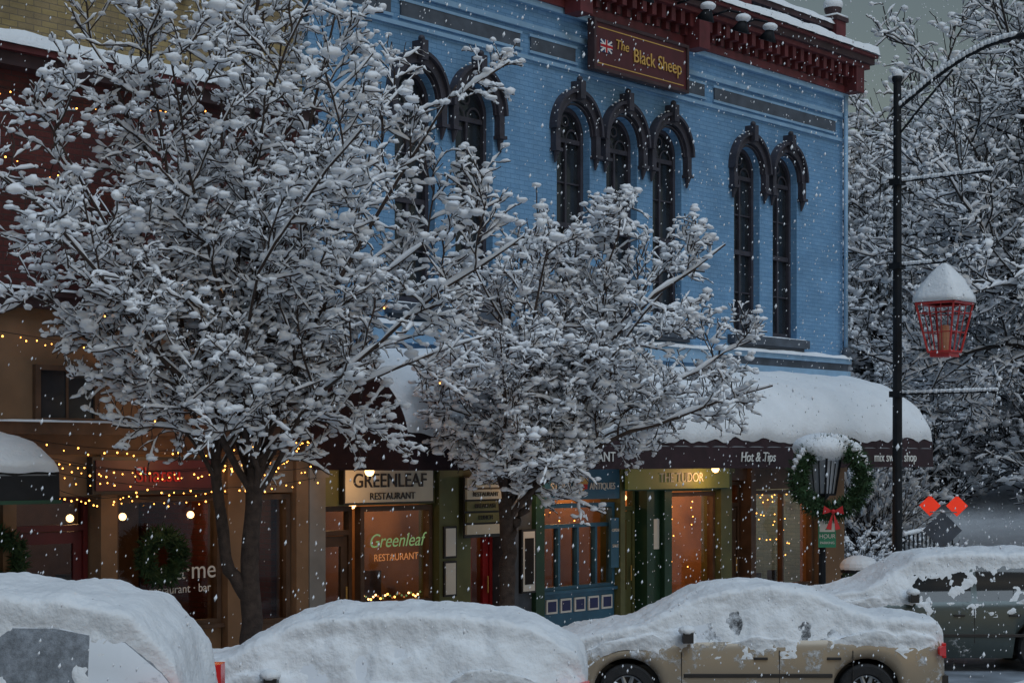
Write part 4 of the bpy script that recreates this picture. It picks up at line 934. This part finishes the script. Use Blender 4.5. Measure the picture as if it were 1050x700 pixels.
out_top = [(-2.25,.78),(-2.22,1.0),(-2.05,1.36),(-1.8,1.50),(-1.2,1.56),(-.3,1.57),(.2,1.54),(.45,1.47),(1.05,1.08),(1.2,1.03),(1.9,.94),(2.15,.82),(2.3,.6)]
out_belt = [(-2.3,.76),(-2.1,.98),(-1.4,.99),(0,.97),(1.0,.95),(1.9,.84),(2.3,.55)]
make_car('parked_wagon', 4.5, 1.78, out_top, out_belt, [(-1.95,-1.2),(-1.1,-.40),(-.32,.55)], (-1.32, 1.32), .34, (22.55, -5.1, 0), HD, snowy('dark_green_grey_paint', (.06, .078, .078), .36, 3., .3, .3), snowy('clear_car_glass', (.012, .014, .016), .26, 5., .06), .11, seed=4, plast=.0)

for i, (x0, x1, y0, y1, h) in enumerate(((2, 30, -4.1, -3.5, .14), (19, 40, -9.5, -8.6, .10), (18, 45, -7.4, -6.9, .05))):
    snow_slab(x0, x1, y0, y1, .004, h, None, 'road_edge_snow', seed=50+i, edge=.3, ny=12, rough=.8)

# ------------------------------------------------------------ falling snow
rg = np.random.default_rng(99); N = 26000
C = np.stack([rg.uniform(1, 36, N), rg.uniform(-15.5, -.2, N), rg.uniform(0, 11, N)], 1)
dist = np.linalg.norm(C-np.array([0, -17.15, 3]), axis=1); C = C[dist > 7]; N = len(C)
tv = np.array([(1,0,0),(-1,0,0),(0,1,0),(0,-1,0),(0,0,1),(0,0,-1)], float); tf = np.array([(0,2,4),(2,1,4),(1,3,4),(3,0,4),(2,0,5),(1,2,5),(3,1,5),(0,3,5)])
r = rg.uniform(.004, .0105, N)
off = tv[None]*r[:, None, None]*np.array([1, 1, 1.7]); off[..., 0] += off[..., 2]*.3
V = C[:, None, :]+off; F = (np.arange(N)[:, None, None]*6+tf[None]).reshape(-1, 3)
o = bpy.data.objects.new('falling_snow', np_mesh('falling_snow', V.reshape(-1, 3), [F], [0], [SNOWT])); scene.collection.objects.link(o)

# ------------------------------------------------------------ camera, sky, light
cam = bpy.data.cameras.new('camera'); co = bpy.data.objects.new('camera', cam); scene.collection.objects.link(co)
cam.lens = 60; cam.sensor_width = 36; cam.shift_y = .1143; cam.clip_end = 2000
co.location = (0, -17.15, 3.0); co.rotation_euler = (math.pi/2, 0, R_(42-90)); scene.camera = co
w = bpy.data.worlds.new('World'); scene.world = w; w.use_nodes = True; nt = w.node_tree; bg = nt.nodes['Background']
sk = nt.nodes.new('ShaderNodeTexSky'); sk.sky_type = 'NISHITA'; sk.sun_disc = False; sk.sun_elevation = R_(24); sk.sun_rotation = R_(200); sk.dust_density = 1.0; sk.air_density = 1.6
hs_ = nt.nodes.new('ShaderNodeHueSaturation'); hs_.inputs['Saturation'].default_value = .85
nt.links.new(sk.outputs[0], hs_.inputs['Color']); nt.links.new(hs_.outputs[0], bg.inputs['Color']); bg.inputs['Strength'].default_value = .038
sn = bpy.data.lights.new('sun', 'SUN'); sn.energy = 1.35; sn.angle = R_(40); sn.color = (.70, .85, 1.); so = bpy.data.objects.new('sun', sn); scene.collection.objects.link(so)
el = R_(60); az = R_(200); d = Vector((math.sin(az)*math.cos(el), math.cos(az)*math.cos(el), math.sin(el)))
so.rotation_euler = d.to_track_quat('Z', 'Y').to_euler(); so.location = (0, -20, 20)
scene.view_settings.view_transform = 'Standard'
